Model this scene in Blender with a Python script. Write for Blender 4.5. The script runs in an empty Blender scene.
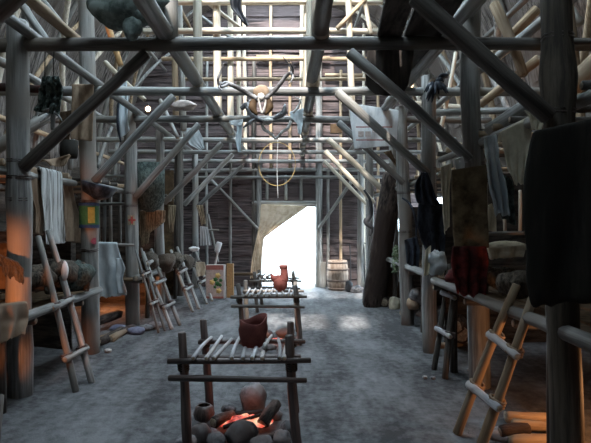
import bpy, math, random
from mathutils import Vector, Matrix, noise, Quaternion
R = random.Random(7)
C = bpy.context.scene.collection
PI = math.pi
F, CX, CY, EYE = 520.0, 291.0, 223.0, 1.6
V = Vector

# ---------- measuring helpers: where a point of the place stands ----------
def P(px, py, d):            # at a known distance down the aisle
    return V(((px-CX)*d/F, d, EYE-(py-CY)*d/F))
def G(px, py):               # on the ground
    return P(px, py, F*EYE/(py-CY))
def PX(px, py, X):           # in the plane of a row of posts
    return P(px, py, F*X/(px-CX))

# ---------- object helpers ----------
def W(o):
    return o.matrix_basis if o.parent is None else W(o.parent) @ o.matrix_parent_inverse @ o.matrix_basis
def attach(o, parent):
    if parent is not None:
        inv = W(parent).inverted(); o.parent = parent; o.matrix_parent_inverse = inv
def tag(o, label=None, cat=None, group=None, kind=None):
    if label: o['label'] = label
    if cat: o['category'] = cat
    if group: o['group'] = group
    if kind: o['kind'] = kind
    return o
def empty(name, loc, label, cat, group=None):
    o = bpy.data.objects.new(name, None); C.objects.link(o); o.location = loc
    o.empty_display_size = .05
    return tag(o, label, cat, group)
def mesh(name, verts, faces, mats, mat4=None, parent=None, smooth=True, fm=None):
    me = bpy.data.meshes.new(name); me.from_pydata([tuple(v) for v in verts], [], faces); me.update()
    if not isinstance(mats, (list, tuple)): mats = [mats]
    for m in mats: me.materials.append(m)
    for i, p in enumerate(me.polygons):
        p.use_smooth = smooth
        if fm: p.material_index = fm[i]
    o = bpy.data.objects.new(name, me); C.objects.link(o)
    if mat4 is not None: o.matrix_basis = mat4
    attach(o, parent)
    return o
def copy_tree(o, loc=None, parent=None):
    c = o.copy(); C.objects.link(c)
    if parent is not None: c.parent = parent
    if loc is not None: c.location = loc
    for ch in [x for x in bpy.data.objects if x.parent == o]: copy_tree(ch, None, c)
    return c
def solid(o, t, off=0):
    m = o.modifiers.new('thick', 'SOLIDIFY'); m.thickness = t; m.offset = off
    return o
def bev(o, w, seg=2):
    m = o.modifiers.new('edge', 'BEVEL'); m.width = w; m.segments = seg; m.limit_method = 'ANGLE'
    return o

# ---------- materials ----------
def new_mat(name):
    m = bpy.data.materials.new(name); m.use_nodes = True
    nt = m.node_tree; return m, nt, nt.nodes['Principled BSDF']
def mapped(nt, scale, kind='Object'):
    tc = nt.nodes.new('ShaderNodeTexCoord'); mp = nt.nodes.new('ShaderNodeMapping')
    oi = nt.nodes.new('ShaderNodeObjectInfo'); mu = nt.nodes.new('ShaderNodeMath'); mu.operation = 'MULTIPLY'
    mu.inputs[1].default_value = 37.0
    nt.links.new(oi.outputs['Random'], mu.inputs[0]); nt.links.new(mu.outputs[0], mp.inputs['Location'])
    nt.links.new(tc.outputs[kind], mp.inputs['Vector']); mp.inputs['Scale'].default_value = scale
    return mp, oi
def mat(name, c1, c2, c3=None, scale=(12, 12, 1.2), detail=6, rough=.8, bump=.5, dist=.01, blot=1.5, var=.35, spec=.25, mid=(.41, .60)):
    m, nt, b = new_mat(name); L = nt.links.new
    mp, oi = mapped(nt, scale)
    n = nt.nodes.new('ShaderNodeTexNoise'); n.inputs['Scale'].default_value = 1; n.inputs['Detail'].default_value = detail
    n.inputs['Roughness'].default_value = .65
    L(mp.outputs[0], n.inputs['Vector'])
    r = nt.nodes.new('ShaderNodeValToRGB'); r.color_ramp.elements[0].position = mid[0]; r.color_ramp.elements[1].position = mid[1]
    r.color_ramp.elements[0].color = (*c1, 1); r.color_ramp.elements[1].color = (*c2, 1)
    L(n.outputs['Fac'], r.inputs['Fac'])
    col = r.outputs['Color']
    mp2, _ = mapped(nt, (blot, blot, blot))
    n2 = nt.nodes.new('ShaderNodeTexNoise'); n2.inputs['Scale'].default_value = 1; n2.inputs['Detail'].default_value = 3
    L(mp2.outputs[0], n2.inputs['Vector'])
    if c3:
        mx = nt.nodes.new('ShaderNodeMix'); mx.data_type = 'RGBA'
        r2 = nt.nodes.new('ShaderNodeValToRGB'); r2.color_ramp.elements[0].position = .45; r2.color_ramp.elements[1].position = .62
        L(n2.outputs['Fac'], r2.inputs['Fac']); L(r2.outputs['Color'], mx.inputs['Factor'])
        L(col, mx.inputs['A']); mx.inputs['B'].default_value = (*c3, 1); col = mx.outputs['Result']
    hs = nt.nodes.new('ShaderNodeHueSaturation')
    mr = nt.nodes.new('ShaderNodeMapRange'); mr.inputs['To Min'].default_value = 1-var; mr.inputs['To Max'].default_value = 1+var
    L(oi.outputs['Random'], mr.inputs['Value']); L(mr.outputs[0], hs.inputs['Value']); L(col, hs.inputs['Color'])
    L(hs.outputs[0], b.inputs['Base Color'])
    b.inputs['Roughness'].default_value = rough; b.inputs['Specular IOR Level'].default_value = spec
    bp = nt.nodes.new('ShaderNodeBump'); bp.inputs['Strength'].default_value = bump; bp.inputs['Distance'].default_value = dist
    L(n.outputs['Fac'], bp.inputs['Height']); L(bp.outputs[0], b.inputs['Normal'])
    return m
def flat(name, c, rough=.7, **k):
    return mat(name, tuple(x*.85 for x in c), tuple(min(1, x*1.1) for x in c), scale=(30, 30, 30), var=0, bump=.1, rough=rough, **k)
M = {}
GR = (26, 26, 1.3)
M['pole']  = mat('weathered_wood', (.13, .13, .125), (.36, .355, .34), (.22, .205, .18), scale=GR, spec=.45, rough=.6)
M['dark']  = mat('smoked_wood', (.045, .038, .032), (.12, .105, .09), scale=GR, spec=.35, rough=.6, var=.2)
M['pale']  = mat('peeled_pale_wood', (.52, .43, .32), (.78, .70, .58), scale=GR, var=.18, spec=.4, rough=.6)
M['tan']   = mat('tan_peeled_wood', (.30, .20, .12), (.55, .42, .28), (.36, .27, .19), scale=GR, var=.3)
M['post']  = mat('post_wood', (.15, .148, .14), (.35, .34, .325), (.23, .205, .18), scale=GR, spec=.4, rough=.6, var=.12)
M['mid']   = mat('sooty_wood', (.085, .075, .068), (.20, .185, .17), (.15, .125, .10), scale=GR, spec=.4, rough=.6, var=.2)
M['postb'] = mat('dark_post_wood', (.04, .032, .025), (.10, .08, .06), scale=GR, var=.1)
M['end']   = mat('cut_end', (.28, .22, .16), (.5, .42, .32), scale=(40, 40, 40))
M['endd']  = mat('sooty_cut_end', (.10, .08, .07), (.2, .16, .14), scale=(40, 40, 40))
M['bark']  = mat('bark_roof', (.055, .045, .04), (.28, .245, .22), (.15, .125, .11), scale=(4, 22, 4), bump=.8, dist=.03, var=0)
M['barkw'] = mat('bark_wall', (.034, .025, .025), (.17, .128, .124), (.105, .08, .078), scale=(1.6, 6, 26), bump=.9, dist=.03, var=0, detail=8)
M['barks'] = mat('bark_side_wall', (.03, .024, .02), (.10, .08, .065), scale=(3, 1.5, 16), bump=.8, dist=.03, var=0)
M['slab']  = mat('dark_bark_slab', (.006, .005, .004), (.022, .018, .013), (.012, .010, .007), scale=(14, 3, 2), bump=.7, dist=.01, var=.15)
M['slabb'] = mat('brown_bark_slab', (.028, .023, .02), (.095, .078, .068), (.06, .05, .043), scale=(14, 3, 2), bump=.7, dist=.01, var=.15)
M['log']   = mat('rough_bark_log', (.022, .016, .014), (.14, .105, .09), (.06, .043, .037), scale=(16, 16, 5), bump=1, dist=.03, var=.1)
M['cord']  = mat('dark_lashing', (.03, .028, .025), (.10, .09, .08), scale=(60, 60, 60))
M['hide']  = mat('tan_hide', (.17, .115, .075), (.38, .28, .195), (.27, .19, .13), scale=(7, 7, 3), var=.1, bump=.4)
M['cream'] = mat('cream_cloth', (.50, .45, .33), (.82, .76, .60), scale=(6, 6, 3), var=.05)
M['greyh'] = mat('grey_hide', (.40, .45, .47), (.74, .80, .82), (.46, .52, .55), scale=(7, 7, 3), var=0, bump=.3)
M['white'] = mat('white_cloth', (.55, .57, .58), (.82, .83, .83), scale=(7, 7, 2), var=0)
M['stripe']= mat('streaked_pelt', (.13, .12, .11), (.62, .63, .62), scale=(34, 34, 1.5), var=0, mid=(.40, .56))
M['black'] = mat('blue_black_cloth', (.008, .010, .015), (.05, .06, .08), scale=(12, 12, 5), var=0, rough=.5)
M['green'] = mat('mossy_pelt', (.02, .03, .027), (.10, .13, .115), scale=(30, 30, 20), var=0, bump=1, dist=.03)
M['ggreen']= mat('grey_green_hide', (.09, .115, .105), (.26, .31, .29), scale=(9, 9, 9), var=0, bump=.5)
M['fur']   = mat('dark_fur', (.03, .024, .018), (.16, .13, .10), (.08, .06, .045), scale=(40, 40, 10), var=.3, bump=1, dist=.02)
M['straw'] = mat('straw_fur', (.14, .11, .07), (.42, .34, .23), scale=(50, 50, 3), bump=1, dist=.02, var=.1)
M['brown'] = mat('brown_leather', (.05, .030, .016), (.15, .10, .055), (.08, .05, .028), scale=(7, 7, 7), var=.1)
M['leath'] = mat('mottled_leather', (.08, .058, .034), (.26, .19, .11), (.14, .10, .06), scale=(6, 6, 6), var=0)
M['red']   = mat('dark_red_cloth', (.05, .008, .007), (.15, .022, .02), (.025, .015, .012), scale=(12, 12, 12), var=0)
M['clay']  = mat('red_clay', (.11, .03, .025), (.19, .06, .05), (.14, .045, .038), scale=(9, 9, 9), var=0, bump=.3)
M['stone'] = mat('hearth_stone', (.10, .10, .105), (.42, .41, .42), (.22, .18, .17), scale=(6, 6, 6), var=.35, blot=5, bump=.5, dist=.02)
M['char']  = mat('charred_wood', (.008, .007, .007), (.04, .035, .033), scale=(20, 20, 8), var=.2, bump=.9, dist=.01)
M['soot']  = mat('sooty_stick', (.05, .035, .03), (.15, .11, .10), scale=GR, var=.15, spec=.5, rough=.5)
M['ash']   = mat('ashy_stick', (.30, .29, .30), (.60, .60, .62), (.42, .38, .36), scale=GR, var=.2)
M['barrel']= mat('barrel_stave', (.22, .16, .12), (.40, .31, .25), scale=(16, 16, 2), var=0)
M['hoop']  = flat('barrel_hoop', (.16, .12, .10))
M['curt']  = mat('canvas_curtain', (.50, .38, .26), (.68, .56, .42), scale=(5, 5, 5), var=0)
M['bone']  = mat('antler_bone', (.30, .28, .26), (.62, .60, .56), scale=(10, 10, 10), var=0)
M['boned'] = mat('dark_antler', (.06, .055, .055), (.30, .30, .31), scale=(8, 8, 8), var=0, rough=.45, spec=.5)
M['yrope'] = flat('yellow_rope', (.38, .27, .11))
M['leafy'] = mat('dry_green_leaf', (.05, .07, .035), (.22, .27, .16), scale=(20, 20, 20), var=0)
M['blue']  = flat('blue_paint', (.035, .07, .16)); M['yel'] = flat('yellow_paint', (.45, .36, .08)); M['grn'] = flat('green_paint', (.05, .16, .06))
M['redp']  = flat('red_paint', (.35, .06, .05)); M['pinkp'] = flat('dusty_red_paint', (.36, .15, .13)); M['petal'] = flat('petal_paint', (.72, .56, .22))
M['caseb'] = flat('case_hide', (.50, .42, .38)); M['pinkd'] = flat('pink_dot_paint', (.30, .08, .12))
M['orangeb'] = flat('ochre_board', (.42, .25, .11))
M['iron']  = flat('iron', (.05, .05, .055), rough=.5)
M['slate'] = flat('slate', (.22, .22, .30))

def dirt():
    m, nt, b = new_mat('packed_dirt'); L = nt.links.new
    tc = nt.nodes.new('ShaderNodeTexCoord')
    def nz(s, d):
        n = nt.nodes.new('ShaderNodeTexNoise'); n.inputs['Scale'].default_value = s; n.inputs['Detail'].default_value = d
        n.inputs['Roughness'].default_value = .7
        L(tc.outputs['Object'], n.inputs['Vector']); return n
    a, c, f = nz(1.0, 4), nz(11, 8), nz(60, 4)
    mp = nt.nodes.new('ShaderNodeMapping'); mp.inputs['Scale'].default_value = (1.5, .45, 1); L(tc.outputs['Object'], mp.inputs['Vector']); L(mp.outputs[0], a.inputs['Vector'])
    r = nt.nodes.new('ShaderNodeValToRGB'); e = r.color_ramp.elements
    e[0].position = .42; e[0].color = (.065, .063, .065, 1); e[1].position = .60; e[1].color = (.24, .24, .245, 1)
    mx = nt.nodes.new('ShaderNodeMix'); mx.inputs['Factor'].default_value = .35
    L(a.outputs['Fac'], mx.inputs['A']); L(c.outputs['Fac'], mx.inputs['B']); L(mx.outputs['Result'], r.inputs['Fac'])
    L(r.outputs['Color'], b.inputs['Base Color']); b.inputs['Roughness'].default_value = .9; b.inputs['Specular IOR Level'].default_value = .2
    ad = nt.nodes.new('ShaderNodeMath'); ad.operation = 'ADD'; L(c.outputs['Fac'], ad.inputs[0]); L(f.outputs['Fac'], ad.inputs[1])
    bp = nt.nodes.new('ShaderNodeBump'); bp.inputs['Strength'].default_value = .7; bp.inputs['Distance'].default_value = .02
    L(ad.outputs[0], bp.inputs['Height']); L(bp.outputs[0], b.inputs['Normal'])
    return m
M['dirt'] = dirt()
def ember():
    m, nt, b = new_mat('glowing_ember'); L = nt.links.new
    tc = nt.nodes.new('ShaderNodeTexCoord'); n = nt.nodes.new('ShaderNodeTexNoise'); n.inputs['Scale'].default_value = 14; n.inputs['Detail'].default_value = 4
    L(tc.outputs['Object'], n.inputs['Vector'])
    r = nt.nodes.new('ShaderNodeValToRGB'); e = r.color_ramp.elements
    e[0].position = .36; e[0].color = (.25, .01, .005, 1); e[1].position = .68; e[1].color = (1, .62, .38, 1)
    k = e.new(.5); k.color = (.95, .14, .09, 1)
    L(n.outputs['Fac'], r.inputs['Fac']); L(r.outputs['Color'], b.inputs['Emission Color']); b.inputs['Emission Strength'].default_value = 1.1
    b.inputs['Base Color'].default_value = (.05, .02, .02, 1); return m
M['ember'] = ember()
def glow(name, c, s):
    m, nt, b = new_mat(name); b.inputs['Emission Color'].default_value = (*c, 1); b.inputs['Emission Strength'].default_value = s; return m
M['bulb'] = glow('lamp_glow', (1, .62, .35), 6)

# ---------- shapes ----------
def tube_data(pts, radii, sides=10, seed=0, rough=.06, jag=0):
    pts = [V(p) for p in pts]; vs = []; fs = []; n = len(pts)
    up = V((0, 0, 1)) if abs((pts[-1]-pts[0]).normalized().z) < .9 else V((1, 0, 0))
    for i, p in enumerate(pts):
        t = (pts[min(i+1, n-1)]-pts[max(i-1, 0)]).normalized()
        a = t.cross(up).normalized(); b = a.cross(t).normalized()
        for k in range(sides):
            an = 2*PI*k/sides
            rr = radii[i]*(1+rough*noise.noise(V((math.cos(an)*1.5+seed*3.1, math.sin(an)*1.5+i*.35, seed*1.7)))*2)
            vs.append(p+a*math.cos(an)*rr+b*math.sin(an)*rr)
    for i in range(n-1):
        for k in range(sides):
            k2 = (k+1) % sides
            fs.append((i*sides+k, i*sides+k2, (i+1)*sides+k2, (i+1)*sides+k))
    ns = len(fs)
    fs.append(tuple(reversed(range(sides)))); fs.append(tuple((n-1)*sides+k for k in range(sides)))
    return vs, fs, [0]*ns+[1, 1]
def align(p0, p1):
    d = (p1-p0); q = V((0, 0, 1)).rotation_difference(d.normalized())
    return Matrix.Translation(p0) @ q.to_matrix().to_4x4()
_s = [0]
def pole(name, p0, p1, r0, r1=None, m='pole', bend=.012, parent=None, end='end', sides=12, taper=0, rough=.06):
    p0, p1 = V(p0), V(p1); r1 = r0 if r1 is None else r1; _s[0] += 1; s = _s[0]
    L = (p1-p0).length; n = max(4, int(L/.22)); pts = []; rad = []
    rr = random.Random(s*13+5); bx, by = rr.uniform(-1, 1)*bend*L, rr.uniform(-1, 1)*bend*L
    knots = [rr.uniform(.05, .95) for _ in range(int(L*1.3))]
    for i in range(n+1):
        t = i/n; w = math.sin(PI*t)
        pts.append(V((bx*w+noise.noise(V((s, t*L*.9, 0)))*.12*r0*w*2, by*w+noise.noise(V((0, t*L*.9, s)))*.12*r0*w*2, t*L)))
        k = 1+sum(.10*math.exp(-((t-q)*L/.06)**2) for q in knots)
        rad.append((r0+(r1-r0)*t)*k)
    # rounded tips
    pts = [pts[0]]+[pts[0]+(pts[1]-pts[0]).normalized()*r0*.25]+pts[1:-1]+[pts[-1]-(pts[-1]-pts[-2]).normalized()*r1*.25, pts[-1]]
    rad = [rad[0]*(1-.25)]+[rad[0]]+rad[1:-1]+[rad[-1], rad[-1]*(.75-taper)]
    vs, fs, fm = tube_data(pts, rad, sides, s, rough)
    return mesh(name, vs, fs, [M[m] if isinstance(m, str) else m, M[end]], align(p0, p1), parent, True, fm)
def path(name, pts, radii, m, parent=None, sides=8, rough=.05, sub=4, origin=None):
    pts = [V(p) for p in pts]
    if not isinstance(radii, (list, tuple)): radii = [radii]*len(pts)
    o = V(origin) if origin is not None else pts[0].copy()
    q = []; rr = []
    for i in range(len(pts)-1):
        a = pts[max(i-1, 0)]; b = pts[i]; c = pts[i+1]; d = pts[min(i+2, len(pts)-1)]
        for k in range(sub):
            t = k/sub
            q.append(.5*((2*b)+(c-a)*t+(2*a-5*b+4*c-d)*t*t+(3*b-a-3*c+d)*t**3)-o); rr.append(radii[i]+(radii[i+1]-radii[i])*t)
    q.append(pts[-1]-o); rr.append(radii[-1]); _s[0] += 1
    vs, fs, fm = tube_data(q, rr, sides, _s[0], rough)
    return mesh(name, vs, fs, [M[m]], Matrix.Translation(o), parent)
def lashing(p0, p1, t, r, parent, n=4, gap=.016, name='lashing', m='cord', cr=.007):
    """cord wound around a pole running p0>p1, centred at fraction t"""
    p0, p1 = V(p0), V(p1); c = p0.lerp(p1, t); ax = (p1-p0).normalized()
    a = ax.orthogonal().normalized(); b = ax.cross(a); pts = []
    N = n*10
    for i in range(N+1):
        an = 2*PI*i/10
        pts.append(a*math.cos(an)*(r+cr*.5)+b*math.sin(an)*(r+cr*.5)+ax*((i/N-.5)*n*gap+.01*math.sin(an)))
    vs, fs, fm = tube_data(pts, [cr]*len(pts), 5, 1, 0)
    return mesh(name, vs, fs, [M[m]], Matrix.Translation(c), parent)
def lathe(name, prof, m, loc, parent=None, n=28, wob=.03, rim=None, seed=1, open_top=True, tilt=None):
    vs = []; fs = []
    for j, (r, z) in enumerate(prof):
        for k in range(n):
            a = 2*PI*k/n; q = r*(1+wob*2*noise.noise(V((math.cos(a)*1.3, math.sin(a)*1.3+seed, z*5))))
            zz = z+(rim(a) if rim and j >= len(prof)//2 and False else 0)
            if rim: zz = z+rim(a)*max(0, (z-prof[0][1])/(max(p[1] for p in prof)-prof[0][1]))**3
            vs.append(V((q*math.cos(a), q*math.sin(a), zz)))
    for j in range(len(prof)-1):
        for k in range(n):
            k2 = (k+1) % n; fs.append((j*n+k, j*n+k2, (j+1)*n+k2, (j+1)*n+k))
    fs.append(tuple(reversed(range(n))))
    if not open_top: fs.append(tuple((len(prof)-1)*n+k for k in range(n)))
    mt = Matrix.Translation(V(loc))
    if tilt is not None: mt = mt @ tilt
    return mesh(name, vs, fs, [M[m]], mt, parent)
def box(name, lo, hi, m, parent=None, b=.004, mat4=None):
    lo, hi = V(lo), V(hi); c = (lo+hi)/2; h = (hi-lo)/2
    vs = [V((x*h.x, y*h.y, z*h.z)) for x in (-1, 1) for y in (-1, 1) for z in (-1, 1)]
    fs = [(0, 1, 3, 2), (4, 6, 7, 5), (0, 4, 5, 1), (2, 3, 7, 6), (0, 2, 6, 4), (1, 5, 7, 3)]
    o = mesh(name, vs, fs, [M[m]], (mat4 or Matrix.Identity(4)) @ Matrix.Translation(c), parent, False)
    if b: bev(o, b)
    return o
def blob(name, c, size, m, parent=None, seed=0, amp=.25, freq=1.6, sub=3, rot=0, flat_base=None):
    import bmesh
    bm = bmesh.new(); bmesh.ops.create_icosphere(bm, subdivisions=sub, radius=1)
    for v in bm.verts:
        n = noise.noise(v.co*freq+V((seed*5.3, seed*2.1, 0)))+.4*noise.noise(v.co*freq*2.7+V((seed, 0, 9)))
        v.co *= 1+amp*n
        v.co = V((v.co.x*size[0], v.co.y*size[1], v.co.z*size[2]))
    me = bpy.data.meshes.new(name); bm.to_mesh(me); bm.free()
    for p in me.polygons: p.use_smooth = True
    me.materials.append(M[m]); o = bpy.data.objects.new(name, me); C.objects.link(o)
    o.location = c; o.rotation_euler = (0, 0, rot); attach(o, parent); return o
def drape(name, left, right, mp, m, parent=None, cols=14, rows=18, fold=.02, nf=4, thick=.008, rag=.01, seed=1, normal=None, over=0, top_fold=.2, rough=.0):
    """a hanging sheet: left and right outline (px,py) from top to bottom, hung in the surface mp(px,py)"""
    def lerp_list(Lst, t):
        x = t*(len(Lst)-1); i = min(int(x), len(Lst)-2); f = x-i
        return (Lst[i][0]*(1-f)+Lst[i+1][0]*f, Lst[i][1]*(1-f)+Lst[i+1][1]*f)
    pts = []
    for j in range(rows+1):
        t = j/rows; a = lerp_list(left, t); b = lerp_list(right, t)
        for i in range(cols+1):
            s = i/cols; x = a[0]*(1-s)+b[0]*s; y = a[1]*(1-s)+b[1]*s
            p = mp(x, y)
            pts.append((p, s, t))
    o0 = pts[0][0].copy(); nrm = normal or V((0, -1, 0)); vs = []
    for p, s, t in pts:
        k = top_fold+(1-top_fold)*t
        f = fold*k*(math.sin(2*PI*nf*s+seed+1.2*noise.noise(V((s*2, t*1.5, seed))))+.8*noise.noise(V((s*5, t*3, seed*2))))
        q = p-o0+nrm*f+V((0, 0, -1))*rag*(t**6)*(1+noise.noise(V((s*9, seed, 0)))*2.2+noise.noise(V((s*23, seed, 1))))
        if rough: q += nrm*rough*noise.noise(V((s*14, t*20, seed)))
        vs.append(q)
    if over:      # a flap folded back over what carries it
        top = vs[:cols+1]; bk = [v-nrm*over*.6+V((0, 0, over*.25)) for v in top]; bk2 = [v-nrm*over*1.2-V((0, 0, over*1.5)) for v in top]
        vs = bk2+bk+vs; rows += 2
    fs = [(j*(cols+1)+i, j*(cols+1)+i+1, (j+1)*(cols+1)+i+1, (j+1)*(cols+1)+i) for j in range(rows) for i in range(cols)]
    o = mesh(name, vs, fs, [M[m]], Matrix.Translation(o0), parent); solid(o, thick)
    sb = o.modifiers.new('soft', 'SUBSURF'); sb.levels = sb.render_levels = 1
    return o
AT = lambda d: (lambda x, y: P(x, y, d))
ATX = lambda X: (lambda x, y: PX(x, y, X))

# =====================================================================
# THE BUILDING SHELL
# =====================================================================
XL, XR, XM, HW, Z0, HZ = -4.3, 3.5, -.4, 3.9, 2.6, 4.8
YF, YB = -4.0, 13.1
HOLES = [(1.1, 2.5), (4.2, 7.4), (9.0, 12.4)]
HWID = {1.1: .10, 4.2: .12, 9.0: .15}
def prof(t, k=1.0):          # t 0..1 from one eave over the ridge to the other
    a = PI*(1-t); return V((XM+HW*k*math.cos(a), 0, Z0+HZ*k*math.sin(a)))
# floor, gently uneven
nx, ny = 70, 130
def fz(x, y):
    e = .05*noise.noise(V((x*.9, y*.9, 0)))+.02*noise.noise(V((x*4, y*4, 3)))
    side = max(0, x-1.5)*.05+max(0, -2.2-x)*.06
    return (e*.5+side) if (x > 1.5 or x < -2.2) else e*.35-.004
vs = [V((-4.6+8.4*i/nx, -4.3+18.0*j/ny, 0)) for j in range(ny+1) for i in range(nx+1)]
for v in vs: v.z = fz(v.x, v.y)
fs = [(j*(nx+1)+i, j*(nx+1)+i+1, (j+1)*(nx+1)+i+1, (j+1)*(nx+1)+i) for j in range(ny) for i in range(nx)]
tag(mesh('floor', vs, fs, M['dirt']), kind='structure')
# ground outdoors beyond the doorway
o = mesh('ground', [V((-30, 13.4, -.06)), V((30, 13.4, -.06)), V((30, 60, -.06)), V((-30, 60, -.06))], [(0, 1, 2, 3)], flat('pale_gravel', (.62, .60, .56)))
tag(o, kind='structure')
# roof: an outer skin and overlapping bark sheets inside it
vs = []; fs = []
def quadbox(a, b, c, d, n, th):
    i = len(vs); vs.extend([a, b, c, d, a+n*th, b+n*th, c+n*th, d+n*th])
    fs.extend([(i, i+1, i+2, i+3), (i+7, i+6, i+5, i+4), (i, i+4, i+5, i+1), (i+1, i+5, i+6, i+2), (i+2, i+6, i+7, i+3), (i+3, i+7, i+4, i)])
def in_hole(t, y0, y1):
    return any(y0 < h1-.01 and y1 > h0+.01 and abs(t-.5) < HWID[h0] for h0, h1 in HOLES)
NT = 40
ys = sorted(set([YF-.2, YB+.3]+[h for H in HOLES for h in H]+[float(k) for k in range(-3, 13)]))
for i in range(NT):
    t0, t1 = i/NT, (i+1)/NT
    for y0, y1 in zip(ys[:-1], ys[1:]):
        if in_hole((t0+t1)/2, y0, y1): continue
        a, b = prof(t0, 1.03), prof(t1, 1.03); n = V(((a+b)/2-V((XM, 0, Z0)))).normalized()
        quadbox(V((a.x, y0, a.z)), V((b.x, y0, b.z)), V((b.x, y1, b.z)), V((a.x, y1, a.z)), n, .03)
NS = 13
for i in range(NS):
    y = YF; k = 0
    while y < YB+.1:
        w = R.uniform(.75, 1.15); y1 = min(y+w+.05, YB+.2)
        t0, t1 = i/NS-.008, (i+1)/NS+.012
        if not in_hole((t0+t1)/2, y, y1):
            off = 1.0+.006*((i+k) % 2)
            for s in range(3):
                a, b = prof(t0+(t1-t0)*s/3, off), prof(t0+(t1-t0)*(s+1)/3, off); n = ((a+b)/2-V((XM, 0, Z0))).normalized()
                j = [n*R.uniform(-.012, .012) for _ in range(4)]
                quadbox(V((a.x, y, a.z))+j[0], V((b.x, y, b.z))+j[1], V((b.x, y1, b.z))+j[2], V((a.x, y1, a.z))+j[3], n, .012)
        y += w; k += 1
tag(mesh('ceiling', vs, fs, M['bark'], smooth=False), kind='structure')
# side walls of overlapping bark sheets
for nm, X, sg in (('wall_left', XL, -1), ('wall_right', XR, 1)):
    vs = []; fs = []; z = -.1; ye = YB if sg < 0 else 11.75     # right wall stops short: unseen opening added to brighten the far end
    quadbox(V((X+sg*.1, YF-.2, -.2)), V((X+sg*.1, ye+.05, -.2)), V((X+sg*.1, ye+.05, 2.9)), V((X+sg*.1, YF-.2, 2.9)), V((sg, 0, 0)), .03)
    if sg > 0: quadbox(V((X+sg*.1, ye, 2.3)), V((X+sg*.1, YB+.3, 2.3)), V((X+sg*.1, YB+.3, 2.9)), V((X+sg*.1, ye, 2.9)), V((sg, 0, 0)), .03)
    while z < 2.7:
        y = YF
        while y < ye:
            w = min(R.uniform(.9, 1.6), ye-y+.02); quadbox(V((X+R.uniform(-.02, .02), y, z)), V((X+R.uniform(-.02, .02), y+w+.05, z)), V((X+sg*.04, y+w+.05, z+.5)), V((X+sg*.04, y, z+.5)), V((sg, 0, 0)), .012)
            y += w
        z += .44
    tag(mesh(nm, vs, fs, M['barks'], smooth=False), kind='structure')
# end walls of horizontal bark sheets
DX0, DX1, DZ = -.84, .62, 2.0
def end_wall(nm, Y, sg, doors, mt):
    global vs, fs
    vs = []; fs = []; z = -.1
    def half(zz): return HW+.12 if zz < Z0 else (HW+.12)*math.sqrt(max(0, 1-((zz-Z0)/(HZ+.2))**2))
    rows = [-.1]
    while rows[-1] < 7.6: rows.append(rows[-1]+.30)
    for z in rows:
        h = half(z+.1)
        if h < .1: continue
        segs = [(XM-h, XM+h)]
        for (dx0, dx1, dz0, dz1) in doors:
            if z < dz1-.02 and z+.3 > dz0+.02:
                ns = []
                for a, b in segs:
                    if dx1 <= a or dx0 >= b: ns.append((a, b)); continue
                    if dx0 > a: ns.append((a, dx0))
                    if dx1 < b: ns.append((dx1, b))
                segs = ns
        for a, b in segs:
            x = a
            while x < b-.01:
                w = min(R.uniform(.7, 1.5), b-x)
                if b-x-w < .3: w = b-x
                j = R.uniform(-.015, .015)
                quadbox(V((x, Y+j, z)), V((x+w, Y-j, z+R.uniform(-.02, .02))), V((x+w, Y+sg*.05, z+.34)), V((x, Y+sg*.05, z+.34)), V((0, sg, 0)), .03)
                x += w
    tag(mesh(nm, vs, fs, mt, smooth=False), kind='structure')
end_wall('wall_back', 13.1, 1, [(DX0, DX1, -1, DZ), (2.5, 2.85, 1.1, 1.7)], M['barkw'])
end_wall('wall_front', -4.0, -1, [], M['barks'])

# =====================================================================
# THE POLE FRAME
# =====================================================================
D = [3.15, 4.75, 6.35, 8.05, 9.75, 11.4, 12.85]
ORD = ['front', 'second', 'third', 'fourth', 'fifth', 'sixth', 'last']
ZT = [3.2, 3.2, 3.2, 3.19, 3.16, 3.15, 3.12]
RT = [.06, .062, .056, .054, .05, .048, .05]
# tie poles
for k, d in enumerate(D):
    extra = ['out of sight overhead nearest the viewer', 'thickest and darkest, with a raven-dark bark slab lying over it', 'behind the big spread antlers',
             'hung with antlers and strips of pelt', 'carrying a round yellow hoop', 'thin, just ahead of the end wall', 'against the end wall above the door'][k]
    z0 = ZT[k]
    m = 'mid' if k < 2 else ('pole')
    p0 = V((-4.0, d, z0+.01)); p1 = V((3.1, d, z0+ (.03 if k == 1 else .0)))
    tag(pole('tie_pole', p0, p1, RT[k], RT[k]*.92, m, bend=.002), f'{ORD[k]} crosswise tie pole, {extra}', 'tie pole')
# main posts
def post(side, k, base, top, r0, r1, label, m='post', lash=()):
    t = pole('timber_post', base, top, r0, r1, m, bend=.004, sides=16)
    tag(t, label, 'post')
    L = (V(top)-V(base)).length
    for z in lash: lashing(base, top, z/L, r0+(r1-r0)*z/L, t, n=2, gap=.02, cr=.006, m='soot')
    return t
PL, PR = {}, {}
LB = [(18, 395), (88, 357), (134, 327), None, None]
PL[1] = post('l', 1, (-2.49, 4.78, -.03), (-2.49, 4.75, 3.45), .112, .095, 'thick post glowing orange low down, nearest of the row beside the furs', lash=(2.05, 2.2, 1.85))
PL[2] = post('l', 2, (-2.46, 6.4, -.03), (-2.52, 6.38, 4.75), .108, .085, 'tall post painted with a blue, yellow and green band', lash=(1.3, 1.9))
PL[3] = post('l', 3, (-2.46, 8.1, -.03), (-2.50, 8.05, 3.4), .105, .09, 'grey post with a small red cross mark', lash=(1.9, 2.1))
PL[4] = post('l', 4, (-2.46, 9.8, -.03), (-2.46, 9.75, 3.35), .085, .075, 'grey post behind the hanging bark basket')
PL[5] = post('l', 5, (-2.46, 11.4, -.03), (-2.46, 11.4, 3.35), .10, .09, 'dark brown post between basket and painted case', m='dark')
PL[6] = post('l', 6, (-2.35, 12.75, -.03), (-2.35, 12.75, 3.3), .08, .07, 'corner post at end wall behind painted case')
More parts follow.
